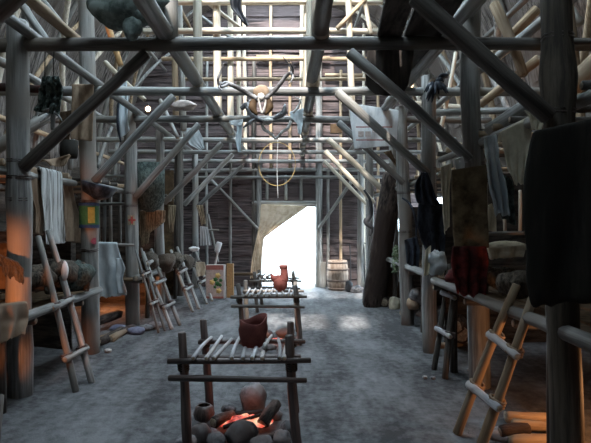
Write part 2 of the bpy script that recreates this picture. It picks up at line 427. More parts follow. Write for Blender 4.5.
PR[0] = post('r', 0, (1.66, 3.12, -.03), (1.58, 3.15, 4.3), .092, .082, 'near black post behind the big dark bark sheet', m='postb', lash=(2.15, 2.3, 2.75))
PR[1] = post('r', 1, (1.84, 5.05, -.03), (1.62, 4.75, 4.45), .098, .085, 'tall blue-grey post above the brown leather sheet', lash=(2.2, 2.35, 2.5))
PR[2] = post('r', 2, (1.72, 6.4, -.03), (1.68, 6.35, 3.4), .092, .085, 'post wearing the blue-black cloth under a feather tuft', lash=(2.1, 2.3))
PR[3] = post('r', 3, (1.82, 8.1, -.03), (1.70, 8.05, 3.4), .105, .09, 'pale grey post with a bent bow hung on it', lash=(1.5, 2.1))
PR[4] = post('r', 4, (2.05, 10.1, -.03), (1.95, 9.95, 3.3), .085, .075, 'post hidden behind the great leaning log')
PR[5] = post('r', 5, (1.72, 11.4, -.03), (1.72, 11.4, 3.3), .085, .075, 'pale post between leaning log and end wall')
PR[6] = post('r', 6, (1.70, 12.75, -.03), (1.70, 12.75, 3.3), .08, .07, 'corner post at end wall beyond leaning log')
# painted marks on the posts
def ring(name, parent, base, top, za, zb, r, m, a0=0, a1=2*PI, n=24, rows=1, shape=None):
    base, top = V(base), V(top); ax = (top-base).normalized(); vs = []; fs = []
    for j in range(rows+1):
        z = za+(zb-za)*j/rows; c = base+ax*z
        for i in range(n+1):
            a = a0+(a1-a0)*i/n
            vs.append(c+V((math.sin(a)*r, -math.cos(a)*r, 0))-base)
    for j in range(rows):
        for i in range(n): fs.append((j*(n+1)+i, j*(n+1)+i+1, (j+1)*(n+1)+i+1, (j+1)*(n+1)+i))
    if shape: fs = [f for f in fs if shape(sum((vs[q] for q in f), V())/len(f))]
    return mesh(name, vs, fs, [M[m]], Matrix.Translation(base), parent)
b2, t2 = (-2.46, 6.4, -.03), (-2.52, 6.38, 4.75); rr = .116
ring('painted_band', PL[2], b2, t2, 1.585, 1.86, rr, 'grn')['label'] = 'green painted band'
for za, zb in ((1.57, 1.61), (1.84, 1.875)): ring('painted_line', PL[2], b2, t2, za, zb, rr+.003, 'blue')['label'] = 'blue painted line'
ring('painted_block', PL[2], b2, t2, 1.61, 1.84, rr+.002, 'yel', .25, .95, rows=12, n=12, shape=lambda c: (c.z-1.72) < .10 and (c.z-1.62) > 0 and abs(math.sin(c.x*28)) > .15)['label'] = 'yellow painted block'
ring('painted_dot', PL[2], b2, t2, 1.35, 1.47, rr, 'pinkd', .5, 1.1, rows=12, n=12, shape=lambda c: (c.z-1.41)**2+(c.x-.085)**2 < .045**2)['label'] = 'faded red painted dot'
b3, t3 = (-2.46, 8.1, -.03), (-2.50, 8.05, 3.4)
ring('painted_patch', PL[3], b3, t3, 1.60, 1.75, .110, 'straw', -.2, .75, n=8)['label'] = 'tan painted patch'
ring('painted_cross', PL[3], b3, t3, 1.61, 1.74, .112, 'redp', -.3, .9, rows=24, n=36, shape=lambda c: (abs(c.z-1.675) < .055 and abs(c.x-.02) < .014) or (abs(c.z-1.675) < .014 and abs(c.x-.02) < .050))['label'] = 'small red painted cross'

# braces from posts up to the ties
def brace(a, b, r, label, m='pole', **k):
    o = pole('brace_pole', a, b, r, r*.9, m, bend=.006, **k); tag(o, label, 'brace'); return o
side_l = 'slanting brace on the painted-post side,'
side_r = 'slanting brace on the leaning-log side,'
brace(P(-140, 132, 3.15), P(48, -36, 3.2), .075, 'thick dark brace cutting across the top corner above the furs', 'dark')
brace(P(22, 168, 4.72), P(147, 53, 4.72), .058, side_l+' longest, rising from the orange-lit post', 'dark')
brace(P(94, 182, 6.28), P(174, 96, 6.3), .052, side_l+' rising from the post with the painted band')
brace(P(135, 197, 8.0), P(199, 124, 8.0), .055, side_l+' rising from the post with the red cross')
brace(P(164, 203, 9.7), P(222, 143, 9.7), .055, side_l+' fourth, ending over the basket')
brace(P(184, 205, 11.3), P(233, 154, 11.3), .055, side_l+' fifth, thin and grey')
brace(P(198, 206, 12.7), P(243, 165, 12.7), .050, side_l+' last, crossing the end wall corner')
o = brace(P(414, -4, 3.1), P(550, 118, 3.05), .055, side_r+' nearest, black and heavy, over the bark slabs', 'dark', end='endd')
brace(P(349, 52, 4.7), P(470, 160, 4.68), .052, side_r+' rough, its upper end crossing the bark slabs')
brace(P(337, 92, 6.3), P(428, 174, 6.28), .056, side_r+' bright grey, crossing the white painted hide')
brace(P(338, 122, 8.0), P(404, 183, 8.0), .052, side_r+' fourth, ending above the leaning log')
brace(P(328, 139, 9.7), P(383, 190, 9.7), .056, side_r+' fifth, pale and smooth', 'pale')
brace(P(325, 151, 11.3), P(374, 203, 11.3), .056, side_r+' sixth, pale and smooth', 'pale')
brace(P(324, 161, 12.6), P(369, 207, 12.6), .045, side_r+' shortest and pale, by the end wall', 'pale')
# long plates running down the house on top of the ties
def long_pole(X, z, y0, y1, r, label, m='pole', X2=None, z2=None, name='long_pole'):
    return tag(pole(name, (X, y0, z), (X if X2 is None else X2, y1, z if z2 is None else z2), r, r*.9, m, bend=.0015), label, 'pole')
long_pole(-1.14, 3.335, 2.4, 13.0, .078, 'thick lengthwise beam on the ties carrying the uprights, painted-post side', 'pole')
long_pole(.27, 3.335, 2.4, 13.0, .072, 'thick lengthwise beam on the ties carrying the uprights, leaning-log side', 'mid')
long_pole(-2.36, 3.31, 2.9, 12.9, .05, 'lengthwise plate resting beside the post tops, painted-post side')
long_pole(-2.02, 3.33, 3.3, 4.9, .052, 'short tan pole stored on the second tie', 'tan', name='stored_pole')
long_pole(1.42, 3.32, 3.4, 12.9, .058, 'lengthwise plate beside the post tops, leaning-log side')
long_pole(1.62, 3.52, 3.5, 9.6, .05, 'second higher lengthwise pole above the blue-grey post')
long_pole(2.2, 3.36, 3.3, 10.5, .045, 'outer lengthwise pole above the cream cloths')
long_pole(-3.1, 3.33, 3.0, 11, .05, 'outer lengthwise pole above the furs and pelts')
# uprights standing on the lengthwise beams
for k, d in enumerate(D):
    if k == 0: continue
    zt = 7.0
    rl = [0, .10, .056, .062, .06, .055, .05][k]; rr_ = [0, .085, .085, .07, .06, .055, .05][k]
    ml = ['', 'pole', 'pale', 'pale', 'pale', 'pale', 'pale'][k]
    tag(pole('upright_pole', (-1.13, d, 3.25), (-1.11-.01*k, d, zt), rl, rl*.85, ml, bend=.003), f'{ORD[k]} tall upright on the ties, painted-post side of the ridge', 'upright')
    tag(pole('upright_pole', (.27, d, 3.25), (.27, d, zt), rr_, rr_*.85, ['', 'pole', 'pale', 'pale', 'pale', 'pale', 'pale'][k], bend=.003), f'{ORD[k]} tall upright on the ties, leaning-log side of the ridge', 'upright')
# a few more thin uprights between
for x, y, d, w, nm in ((173, 0, 8.3, 'tan', 'tan'), (181, 0, 9.0, 'pole', 'grey'), (349, 0, 7.9, 'pale', 'pale')):
    a = P(x, 0, d); 
    tag(pole('upright_pole', (a.x+.05, d, 3.2), (a.x-.05, d, 6.3), .05, .04, w, bend=.01), f'extra slender {nm} upright beside the roof slope', 'upright')
# collars high up
def cross_pole(X0, X1, d, z, r, label, m='pale', z1=None):
    return tag(pole('collar_pole', (X0, d, z), (X1, d, z if z1 is None else z1), r, r*.9, m, bend=.003), label, 'collar pole')
cross_pole(-2.25, 1.45, 7.93, 4.52, .048, 'pale collar pole, lower of the two on the fourth uprights')
cross_pole(-2.1, 1.40, 7.93, 4.97, .050, 'pale collar pole, upper of the two on the fourth uprights')
cross_pole(-2.4, 1.9, 9.63, 4.64, .04, 'tan collar pole on the fifth uprights', 'tan')
cross_pole(-2.4, 1.9, 11.28, 4.72, .042, 'tan collar pole on the sixth uprights', 'tan')
cross_pole(-2.6, 2.6, 11.28, 5.6, .045, 'pale high collar pole on the sixth uprights')
for a, b, r, mt, lb in ((P(205, 0, 8.2), P(243, 30, 9.4), .035, 'pale', 'thin pale diagonal between the uprights near the raven-black hide'),
                    (P(337, 29, 7.8), P(366, -2, 7.8), .035, 'tan', 'thin tan diagonal beside the bark slabs'),
                    (P(364, -4, 7.85), P(371, 34, 7.85), .035, 'pale', 'short pale strut beside the bark slabs'),
                    (P(195, 12, 9.6), P(236, 42, 9.6), .03, 'pole', 'thin grey diagonal behind the pale uprights')):
    tag(pole('strut_pole', a, b, r, r*.9, mt, bend=.01), lb, 'strut')

# roof rafters, purlins and crossed poles
def arch(y, sg, t0, t1, k, r, m, dy=0, seed=0):
    n = 10; pts = []
    for i in range(n+1):
        t = t0+(t1-t0)*i/n; tt = t if sg < 0 else 1-t
        p = prof(tt, k); p.y = y+dy*i/n; pts.append(p)
    rad = [r*(1-.3*i/n) for i in range(n+1)]
    return path('rafter_pole', pts, rad, m, sides=10, sub=2, rough=.08)
rr2 = random.Random(3)
y = 2.2; i = 0
while y < 12.9:
    for sg in (-1, 1):
        m = rr2.choice(['tan', 'pole', 'tan', 'pale', 'pole'])
        tag(arch(y+rr2.uniform(-.12, .12), sg, .0, .44, .955, rr2.uniform(.038, .055), m, rr2.uniform(-.15, .15)),
            'bent rafter pole curving up under the bark roof, '+('painted-post slope' if sg < 0 else 'leaning-log slope'), 'rafter', 'bent rafters of the '+('painted-post' if sg < 0 else 'leaning-log')+' slope')
    y += 1.25; i += 1
for sg in (-1, 1):
    for j, t in enumerate((.035, .13, .22, .31, .42)):
        tt = t if sg < 0 else 1-t; p = prof(tt, .925)
        tag(pole('purlin_pole', (p.x, 2.0, p.z), (p.x+rr2.uniform(-.1, .1), 13.0, p.z+rr2.uniform(-.12, .12)), .045, .035, rr2.choice(['pole', 'tan', 'pole']), bend=.002),
            'lengthwise roof purlin, '+['lowest', 'second lowest', 'middle', 'second highest', 'highest'][j]+' on the '+('painted-post' if sg < 0 else 'leaning-log')+' slope', 'purlin')
    y = 2.0; i = 0
    while y < 12:
        for dr in (1, -1):
            t0 = .01 if i % 2 else .08; y0 = y if dr > 0 else y+1.9
            y1 = y0+dr*1.9
            if y1 > 12.9 or y0 > 12.9: continue
            tag(arch(y0, sg, t0, t0+.24, .90 if dr > 0 else .875, rr2.uniform(.035, .05), rr2.choice(['tan', 'tan', 'pole', 'pale']), y1-y0),
                'slanting crossed pole lashed inside the '+('painted-post' if sg < 0 else 'leaning-log')+' roof slope', 'lattice pole', 'crossed lattice poles of the '+('painted-post' if sg < 0 else 'leaning-log')+' slope')
        y += 1.7; i += 1
# distinct loose roof members
def loose(a, b, r, m, lb, name='roof_pole'): return tag(pole(name, a, b, r, r*.85, m, bend=.01), lb, 'roof pole')
loose(P(99, -8, 6.9), P(121, 66, 6.7), .042, 'orangeb', 'flat-looking orange-brown pole slanting beside the hanging hide bundle')
loose(P(16, -5, 5.6), P(51, 47, 5.3), .045, 'pole', 'purple-grey roof pole crossing behind the corner brace')
loose(P(40, -2, 6.0), P(78, 46, 5.9), .04, 'pole', 'slim grey roof pole leading to the tall painted post')
loose(P(105, 62, 9.2), P(145, 100, 8.8), .045, 'pale', 'pale thin pole behind the third tie by the glowing lamp')
loose(P(160, 100, 9.5), P(178, 138, 9.0), .04, 'pole', 'short grey pole under the pale bundle')
loose(P(405, 85, 7.5), P(447, 20, 6.6), .05, 'pole', 'blue-grey pole rising beside the bark slabs')
loose(P(446, -5, 7.0), P(455, 22, 7.0), .06, 'orangeb', 'orange-brown stub of roof pole at the top edge')
loose(P(420, 55, 8.4), P(430, 12, 8.4), .06, 'tan', 'stout tan pole stub behind the front brace')
loose(P(440, 132, 7.4), P(456, 52, 7.4), .03, 'pale', 'very pale thin pole between the tall post and feather tuft')
loose(P(415, 78, 8.0), P(413, 48, 8.2), .03, 'pale', 'white peeled stick beside the bark slab edge')
loose(P(494, 3, 5.4), P(524, 76, 5.2), .055, 'tan', 'tan roof pole crossing to the near black post')
loose(P(538, 8, 5.3), P(489, 58, 5.6), .052, 'tan', 'tan roof pole slanting the other way near the black post')
loose(P(540, 58, 5.2), P(480, 105, 5.8), .05, 'tan', 'lower tan roof pole slanting down from the black post')
loose(P(566, -8, 4.8), P(578, 85, 4.8), .052, 'tan', 'tan pole with ringed bark in the top corner')
loose(P(610, 50, 4.5), P(565, 92, 4.4), .10, 'tan', 'thick log end stored beside the black post')
loose(P(562, 42, 4.0), P(610, 43, 4.0), .02, 'dark', 'thin black stick level across the top corner')
loose(P(430, 113, 6.9), P(523, 110, 5.5), .042, 'pole', 'level grey pole behind the blue-grey post')
loose(P(400, 102, 9), P(470, 108, 8), .04, 'pale', 'pale pole level behind the feather tuft')
loose(P(-6, 87, 6.0), P(50, 90, 6.0), .05, 'red', 'dull red pole level behind the orange-lit post')
loose(P(-8, 150, 5.2), P(-5+60, 112, 5.6), .07, 'pole', 'thick log stored behind the orange-lit post')

# end wall framing
def wall_pole(a, b, r, lb, m='pole'): return tag(pole('wall_pole', a, b, r, r*.92, m, bend=.003), lb, 'wall pole')
YW = 12.98
def wp(px, py): return P(px, py, YW)
wall_pole(wp(259, 289), wp(259, 150), .075, 'doorway post on the curtain side')
wall_pole(wp(318.5, 289), wp(318.5, 40), .09, 'doorway post next to the wooden paddle')
wall_pole(wp(254, 289), wp(254, 60), .05, 'thinner post doubled beside the curtain doorway post', 'dark')
wall_pole(wp(252, 203), wp(322, 203), .06, 'pole lintel over the doorway')
wall_pole(wp(170, 171), wp(400, 170), .055, 'level rail across the end wall above the door')
wall_pole(P(180, 178, 12.9), P(392, 177, 12.9), .04, 'second level rail just under the upper rail of the end wall')
wall_pole(wp(256, 57), wp(330, 58), .05, 'tan rail high on the end wall', 'tan')
wall_pole(wp(325, 75), wp(372, 75), .045, 'short tan rail high on the end wall beyond the uprights', 'tan')
for i, (x, y0, y1, mm, lb) in enumerate(((207, 289, 60, 'pole', 'behind the painted case'), (230, 289, 40, 'pole', 'between painted case and curtain'),
        (267, 200, 175, 'pole', 'short, above the door near the curtain'), (286, 200, 175, 'pole', 'short, above the middle of the door'), (301, 200, 175, 'pole', 'short, above the door near the paddle'),
        (271, 168, -20, 'tan', 'long, above the hung hoop'), (290, 168, 62, 'tan', 'behind the white pelt strip'), (341, 289, 70, 'tan', 'rising behind the barrel'),
        (328, 289, 170, 'pole', 'beside the wooden paddle, thin'), (364, 289, -10, 'pale', 'pale, near the leaning log'), (378, 289, -10, 'tan', 'hidden partly by the leaning log'), (182, 289, 60, 'pole', 'behind the bark-coloured post'))):
    wall_pole(P(x, y0, 12.95), P(x, y1, 12.95), .038, 'upright stud on the end wall, '+lb, mm)
wall_pole(P(211, 180, 12.85), P(258, 229, 12.85), .04, 'slanting wall brace down to the curtain post')
wall_pole(P(354, 178, 12.85), P(319, 228, 12.85), .042, 'slanting wall brace down to the paddle-side doorway post')
wall_pole(P(228, 274, 12.8), P(253, 274, 12.8), .04, 'low level rail beside the door curtain', 'brown')

# small glowing lamp among the roof poles
lp = P(148, 109, 9.2)
t = empty('bare_lamp', lp, 'small glowing warm lamp among the roof poles beside the third brace', 'lamp')
blob('bulb', lp, (.045, .045, .05), 'bulb', t, amp=.05); pole('socket', lp+V((0, 0, .04)), lp+V((0, 0, .10)), .02, .018, 'iron', parent=t, end='iron')

lp = P(411, 85, 8.6)
t = empty('bare_lamp', lp, 'small orange lamp glowing behind the bark slab edge', 'lamp')
blob('bulb', lp, (.04, .04, .045), 'bulb', t, amp=.05); pole('socket', lp+V((0, 0, .04)), lp+V((0, 0, .10)), .02, .018, 'iron', parent=t, end='iron')
# =====================================================================
# SLEEPING PLATFORMS
# =====================================================================
def platform(sg, X0, X1, z, y0, y1, lb, m):
    t = empty('sleeping_platform', (X0, y0, 0), lb, 'platform')
    pole('front_rail', (X0, y0, z), (X0, y1, z), .048, .042, m, parent=t, bend=.004)
    pole('rear_rail', (X1, y0, z-.02), (X1, y1, z-.02), .045, .045, 'dark', parent=t, bend=.002)
    y = y0+.3
    while y < y1:
        pole('crosspiece', (X0-sg*.02, y, z-.075), (X1, y, z-.09), .035, .035, 'dark', parent=t); y += 1.05
    w = abs(X1-X0); n = 5
    for i in range(n):
        a = X0+(X1-X0)*(i+.12)/n; b = X0+(X1-X0)*(i+.95)/n; lo, hi = min(a, b), max(a, b)
        box('deck_board', (lo, y0+.02*i, z-.04), (hi, y1-.03*i, z-.015), 'brown', t)
    y = y0+.5
    while y < y1:
        pole('leg', (X1+sg*-.1, y, 0), (X1+sg*-.1, y, z-.06), .04, .04, 'dark', parent=t)
        pole('leg', (X0+sg*.12, y+.55, 0), (X0+sg*.12, y+.55, z-.06), .04, .04, 'dark', parent=t); y += 2.1
    return t
platform(-1, -2.30, -4.05, .80, 3.3, 6.25, 'long sleeping platform nearest, behind the orange-lit post', 'pole')
platform(-1, -2.30, -4.05, .78, 7.7, 12.0, 'long sleeping platform behind the far ladders and painted posts', 'pole')
platform(1, 1.62, 3.25, .95, 2.4, 5.9, 'sleeping platform with red cloth near the black post', 'mid')
platform(1, 1.80, 3.25, .93, 6.5, 11.5, 'sleeping platform beyond the black cloth, carrying leafy bundles', 'pole')
def shelf(sg, X0, X1, z, y0, y1, lb):
    t = empty('storage_shelf', (X0, y0, z), lb, 'shelf')
    pole('front_rail', (X0, y0, z), (X0, y1, z), .042, .038, 'pole', parent=t, bend=.003)
    pole('rear_rail', (X1, y0, z), (X1, y1, z), .04, .04, 'dark', parent=t, bend=.002)
    y = y0+.1; 
    while y < y1:
        pole('crosspiece', (X0-sg*.05, y, z+.07), (X1, y, z+.07), .03, .03, 'dark' if int(y*10) % 2 else 'tan', parent=t); y += .34
    return t
shelf(-1, -2.62, -4.1, 2.08, 3.2, 6.3, 'upper storage shelf of poles above the furs')
shelf(-1, -2.62, -4.1, 2.10, 6.6, 12.2, 'upper storage shelf of poles above the grey hide')
shelf(1, 1.78, 3.3, 2.35, 3.0, 6.2, 'upper storage shelf hung with cream cloths')
shelf(1, 1.86, 3.3, 2.2, 6.5, 12.0, 'upper storage shelf behind the leaning log')
# partition poles seen between posts (left, behind the grey hide)
for i, (x, y0, y1) in enumerate(((99, 182, 245), (104, 184, 246), (111, 184, 246), (120, 184, 245))):
    tag(pole('partition_stick', P(x, y1, 8.9), P(x, y0, 8.9), .03, .026, 'pole'), 'upright stick of the partition above the grey hide', 'stick', 'partition sticks above the grey hide')
for i, (y, lb) in enumerate(((176, 'upper'), (185, 'middle'), (204, 'lower'))):
    tag(pole('partition_rail', P(94, y, 8.85), P(138, y, 8.6), .028, .024, 'pole'), lb+' level rail of the stick partition', 'rail')
# bark partition panels inside the bays
def panel(name, lo, hi, m, lb, cat, mat4=None):
    return tag(box(name, lo, hi, m, b=.006, mat4=mat4), lb, cat)
panel('bark_partition', (-4.1, 9.9, .0), (-2.6, 9.94, 2.4), 'barks', 'tall bark partition behind the hanging basket', 'partition')
panel('bark_partition', (-4.1, 6.5, .0), (-2.75, 6.54, 1.5), 'barks', 'low bark partition behind the painted post', 'partition')
panel('bark_partition', (-3.3, 11.3, .0), (-2.55, 11.34, 2.75), 'brown', 'brown bark partition beside the painted case', 'partition')
panel('bark_partition', (1.95, 6.6, .0), (3.3, 6.64, 2.2), 'barks', 'bark partition behind the blue-black cloth', 'partition')
panel('bark_partition', (2.1, 9.6, .0), (3.3, 9.64, 1.9), 'barks', 'bark partition beyond the leaning log', 'partition')

# =====================================================================
# LADDERS
# =====================================================================
def ladder(railsp, rungs, r, lb, m='pole', rr=None, mr='pole'):
    t = empty('pole_ladder', railsp[0][0], lb, 'ladder')
    for a, b in railsp: pole('rail', a, b, r, r*.85, m, parent=t, bend=.01)
    for fr in rungs:
        ends = []
        for a, b in railsp:
            L = V(a).lerp(V(b), fr); ends.append(L)
        dirn = (ends[1]-ends[0]).normalized(); e0 = ends[0]-dirn*r*2.2; e1 = ends[1]+dirn*r*2.2
        q = V((0, -r*1.2, 0)) + V((-(1 if ends[0].x > 0 else -1)*r*1.0, 0, 0))
        g = pole('rung', e0+q, e1+q, rr or r*.9, (rr or r*.9)*.85, mr, parent=t, bend=.01)
        for k in (0, 1):
            a, b = railsp[k]; lashing(a, b, fr, r*1.35, g, n=3, gap=.02, cr=.011, m='soot' if m != 'tan' else 'hide')
    return t
ladder([(G(76, 392), PX(38, 236, -2.5)), (G(92, 383), PX(48, 230, -2.5))], (.22, .54), .034, 'grey pole ladder leaning by the orange-lit post')
ladder([(G(159, 333), PX(136, 250, -2.32)), (G(165, 331), PX(141, 248, -2.34))], (.35, .7), .022, 'slim pole ladder beside the red cross post')
ladder([(G(172, 329), PX(143, 252, -2.36)), (G(180, 325), PX(151, 249, -2.36))], (.28, .58, .85), .032, 'stouter pole ladder behind the slim one')
ladder([(G(193, 312), PX(171, 250, -2.36)), (G(199, 309), PX(177, 247, -2.36))], (.35, .62), .032, 'pole ladder in front of the dark brown post')
ladder([(G(207, 304), PX(190, 255, -2.32)), (G(212, 301), PX(196, 252, -2.32))], (.4, .75), .032, 'last pole ladder beside the painted case')
ladder([(G(457, 434), PX(517, 284, 1.64)), (G(479, 452), PX(533, 297, 1.64))], (.33, .66), .035, 'large ladder with tan peeled rails leaning near the black post', 'tan', mr='ash')
ladder([(G(434, 370), PX(450, 264, 1.80)), (G(445, 379), PX(458, 266, 1.80))], (.38, .72), .032, 'short dark ladder beneath the red cloth', 'dark', mr='ash')

# =====================================================================
# DRYING RACKS AND HEARTHS
# =====================================================================
def rack(x0, x1, d0, d1, zf, leg_h, lb, n, wood, stick, seed, lower=True):
    rs = random.Random(seed); xm = (x0+x1)/2
    t = empty('drying_rack', (xm, (d0+d1)/2, 0), lb, 'drying rack')
    lg = []
    for (x, d, h) in ((x0, d0, leg_h), (x1, d0, leg_h-.02), (x0+.03, d1, leg_h-.04), (x1+.01, d1, leg_h-.06)):
        b = V((x+rs.uniform(.0, .035), d, 0)); e = V((x-.035, d, h))
        L = pole('leg', b, e, .034, .030, wood, parent=t, bend=.012, end='endd'); lashing(b, e, zf/h*.93, .034, L, n=4)
    for d, z, o, ln in ((d0-.035, zf, .12, 1), (d1-.035, zf-.03, .10, 1), (d0+.04, zf+.005, .05, 0)):
        pole('rail', (x0-(.13 if d == d0-.035 else .04), d, z), (x1+o, d, z+.005), .021, .019, wood, parent=t, bend=.006, end='endd')
    if lower:
        pole('cross_bar', (x0-.12, d0-.05, zf-.115), (x1+.09, d0-.05, zf-.13), .022, .018, wood, parent=t, bend=.02, end='endd')
    for i in range(n):
        x = x0+.06+(x1-x0-.10)*i/(n-1); s = rs.uniform(-.03, .03)
        pole('stick', (x+s, d0-.09, zf+.032), (x-s*.5+.01, d1+rs.uniform(-.10, .05), zf+.008), .016, .013, stick, parent=t, bend=.02)
    return t
rack(-.735, .02, 3.67, 4.38, .635, .83, 'nearest drying rack of dark poles over the glowing hearth', 9, 'soot', 'ash', 1)
rack(-.665, .09, 6.85, 7.65, .63, .80, 'middle drying rack holding the figure-headed clay pot', 9, 'mid', 'ash', 2)
rack(-.62, .07, 9.3, 10.1, .56, .73, 'farthest drying rack, near the doorway', 7, 'mid', 'ash', 5)
# broken pot on the first rack
pc = P(253, 351, 3.98)
pr = lambda a: .030*max(0, math.cos(a-.5))+.012*math.sin(2*a+.4)-.015*max(0, math.cos(a+1.9))
pt = lathe('clay_pot', [(.065, 0), (.085, .015), (.100, .07), (.112, .13), (.104, .16), (.106, .205), (.097, .205), (.094, .16), (.098, .12), (.08, .03), (.0, .02)], 'clay', (pc.x, pc.y, .655), rim=pr, wob=.05)
tag(pt, 'broken open-topped red clay pot with jagged rim on the nearest rack', 'pot')
# figure-headed pot on the second
q = V(((280.5-CX)*7.25/F, 7.25, .655))
e = empty('effigy_pot', q, 'red clay pot with a bird-like neck and tail on the middle rack', 'pot')
blob('body', q+V((0, 0, .10)), (.105, .10, .11), 'clay', e, amp=.06)
path('neck', [q+V((.03, 0, .15)), q+V((.05, 0, .21)), q+V((.055, 0, .27)), q+V((.045, 0, .32))], [.085, .06, .052, .055], 'clay', e, sides=14)
lathe('rim', [(.04, 0), (.062, .02), (.066, .05), (.058, .06), (.035, .03)], 'clay', q+V((.04, 0, .30)), e, wob=.04)
path('tail', [q+V((-.02, 0, .16)), q+V((-.08, 0, .17)), q+V((-.115, 0, .20)), q+V((-.13, 0, .235))], [.07, .05, .03, .008], 'clay', e, sides=10)
# smaller fragments on the racks
c = P(265, 350, 3.80); tag(blob('bone_piece', (c.x, c.y, .69), (.02, .035, .035), 'bone', seed=4), 'small pale bone beside the broken pot', 'bone')
for i, x in enumerate((258, 264, 270)):
    c = P(x, 280, 9.5); tag(pole('corn_husk', (c.x-.05, 9.45, .62), (c.x+.03, 9.75, .66), .03, .012, 'ash'), 'pale husk drying on the farthest rack', 'husk', 'husks on the farthest rack')
# hearth: stones, embers, charred logs
hc = V((-.37, 4.06, 0))
st = [(253, 409, .12, .10, .15, 'tall pale upright stone at the back of the nearest hearth', 'stone'),
      (242, 441, .13, .10, .09, 'dark rounded stone in front of the embers', 'stone'),
      (201, 440, .085, .08, .075, 'round stone by the rack leg of the nearest hearth', 'stone'),
      (216, 446, .08, .07, .06, 'small low stone between gourd and embers', 'stone'),
      (272, 418, .10, .07, .05, 'flat grey stone behind the embers', 'stone'),
      (262, 449, .09, .08, .06, 'lower front stone of the nearest hearth', 'stone'),
      (281, 444, .08, .07, .06, 'stone beside the front rack leg by the embers', 'stone'),
      (290, 433, .09, .08, .06, 'reddish stone outside the rack leg', 'stone'),
      (229, 412, .07, .06, .04, 'small dark stone at the hearth edge behind the charred log', 'stone'),
      (186, 446, .08, .08, .05, 'outermost stone of the nearest hearth', 'stone')]
for i, (x, y, a, b, h, lb, m) in enumerate(st):
    g = G(x, y); tag(blob('hearth_stone', (g.x, g.y, h*.62), (a*.95, b*.95, h), m, seed=i+1, amp=.22, rot=i*.7), lb, 'stone')
g = G(244, 428)
vs = []; fs = []; N = 40
for j in range(9):
    for i in range(N):
        a = 2*PI*i/N; r = j/8*(1+.25*noise.noise(V((math.cos(a)*2, math.sin(a)*2, 1))))
        x, y = math.cos(a)*r*.23, math.sin(a)*r*.12
        vs.append(V((x, y, .035*(1-r*r)+.03*noise.noise(V((x*22, y*22, 0))))))
for j in range(8):
    for i in range(N): fs.append((j*N+i, j*N+(i+1) % N, (j+1)*N+(i+1) % N, (j+1)*N+i))
o = mesh('ember_bed', vs, fs, M['ember'], Matrix.Translation((g.x+.0, g.y, .05)))
tag(o, 'glowing pink-orange embers in the nearest hearth', 'embers', kind='stuff')
for (a, b, r, m, lb) in ((G(213, 436)+V((0, 0, .10)), G(233, 424)+V((0, 0, .07)), .042, 'log', 'short brown log end beside the embers and gourd'),
                      (G(262, 432)+V((0, 0, .06)), G(277, 422)+V((0, 0, .16)), .05, 'log', 'brown log with a light scratch beside the embers'),
                      (G(232, 418)+V((0, 0, .03)), G(268, 418)+V((0, 0, .05)), .026, 'char', 'charred stick behind the embers'),
                      (G(252, 450)+V((0, 0, .03)), G(287, 440)+V((0, 0, .05)), .035, 'log', 'brown log lying in front of the embers'),
                      (G(223, 434)+V((0, 0, .05)), G(262, 426)+V((0, 0, .09)), .016, 'char', 'thin charred stick lying across the embers')):
    tag(pole('charred_log', a, b, r, r*.85, m, bend=.02, rough=.2), lb, 'log')
g = G(203, 428)
tag(lathe('gourd_bowl', [(.03, 0), (.075, .03), (.085, .07), (.07, .115), (.05, .135), (.042, .13), (.06, .10), (.07, .06), (0, .03)], 'soot', (g.x, g.y+.05, .03)), 'small dark round pot beside the rear rack leg', 'pot')
# ash mound of the second hearth
g = G(277, 343)
for i, (x, y, s) in enumerate(((258, 345, .10), (264, 337, .12), (290, 346, .08), (285, 336, .13), (270, 349, .08), (298, 342, .08))):
    gg = G(x, y); tag(blob('hearth_stone', (gg.x, gg.y, s*.35), (s, s*.9, s*.55), 'stone', seed=20+i), 'stone of the small second hearth '+['by its near rack leg', 'behind the embers', 'in front of the embers', 'tallest, at its back', 'lowest, at its front', 'beside the far rack leg'][i], 'stone')
o = mesh('ember_bed', [v*.38 for v in vs], fs, M['ember'], Matrix.Translation((g.x, g.y, .05))); tag(o, 'small orange embers under the middle rack', 'embers', kind='stuff')

# =====================================================================
# DOORWAY, BARREL AND THINGS AT THE FAR END
# =====================================================================
dc = drape('door_curtain', [(261, 204), (260, 222), (256, 240), (252, 258), (250, 277)], [(309, 206), (283, 224), (264, 238), (262, 258), (260, 276)], AT(12.85), 'curt', fold=.03, nf=5, rows=26, cols=22, rag=.03, thick=.01)
tag(dc, 'tan canvas curtain swept aside in the bright doorway', 'curtain')
bx, by = (337.5-CX)*12.45/F, 12.45
e = empty('barrel', (bx, by, 0), 'wooden barrel standing by the end wall', 'barrel')
lathe('staves', [(.215, .0), (.245, .18), (.262, .36), (.25, .52), (.225, .70), (.205, .70), (.20, .66), (0, .65)], 'barrel', (bx, by, .01), e, n=36, wob=.0)
for z, r in ((.05, .228), (.24, .257), (.50, .258), (.66, .236)):
    lathe('hoop', [(r, -.02), (r+.008, -.018), (r+.008, .018), (r, .02)], 'hoop', (bx, by, z), e, n=36, wob=0)
e = empty('wooden_paddle', P(323, 288, 12.6), 'pale wooden paddle leaning by the doorway', 'paddle')
pole('handle', P(322, 262, 12.65), P(321, 240, 12.8), .02, .018, 'pole', parent=e)
a = P(320, 262, 12.6); box('blade', (a.x+.0, 12.58, .03), (a.x+.14, 12.61, .66), 'pole', e, b=.012)
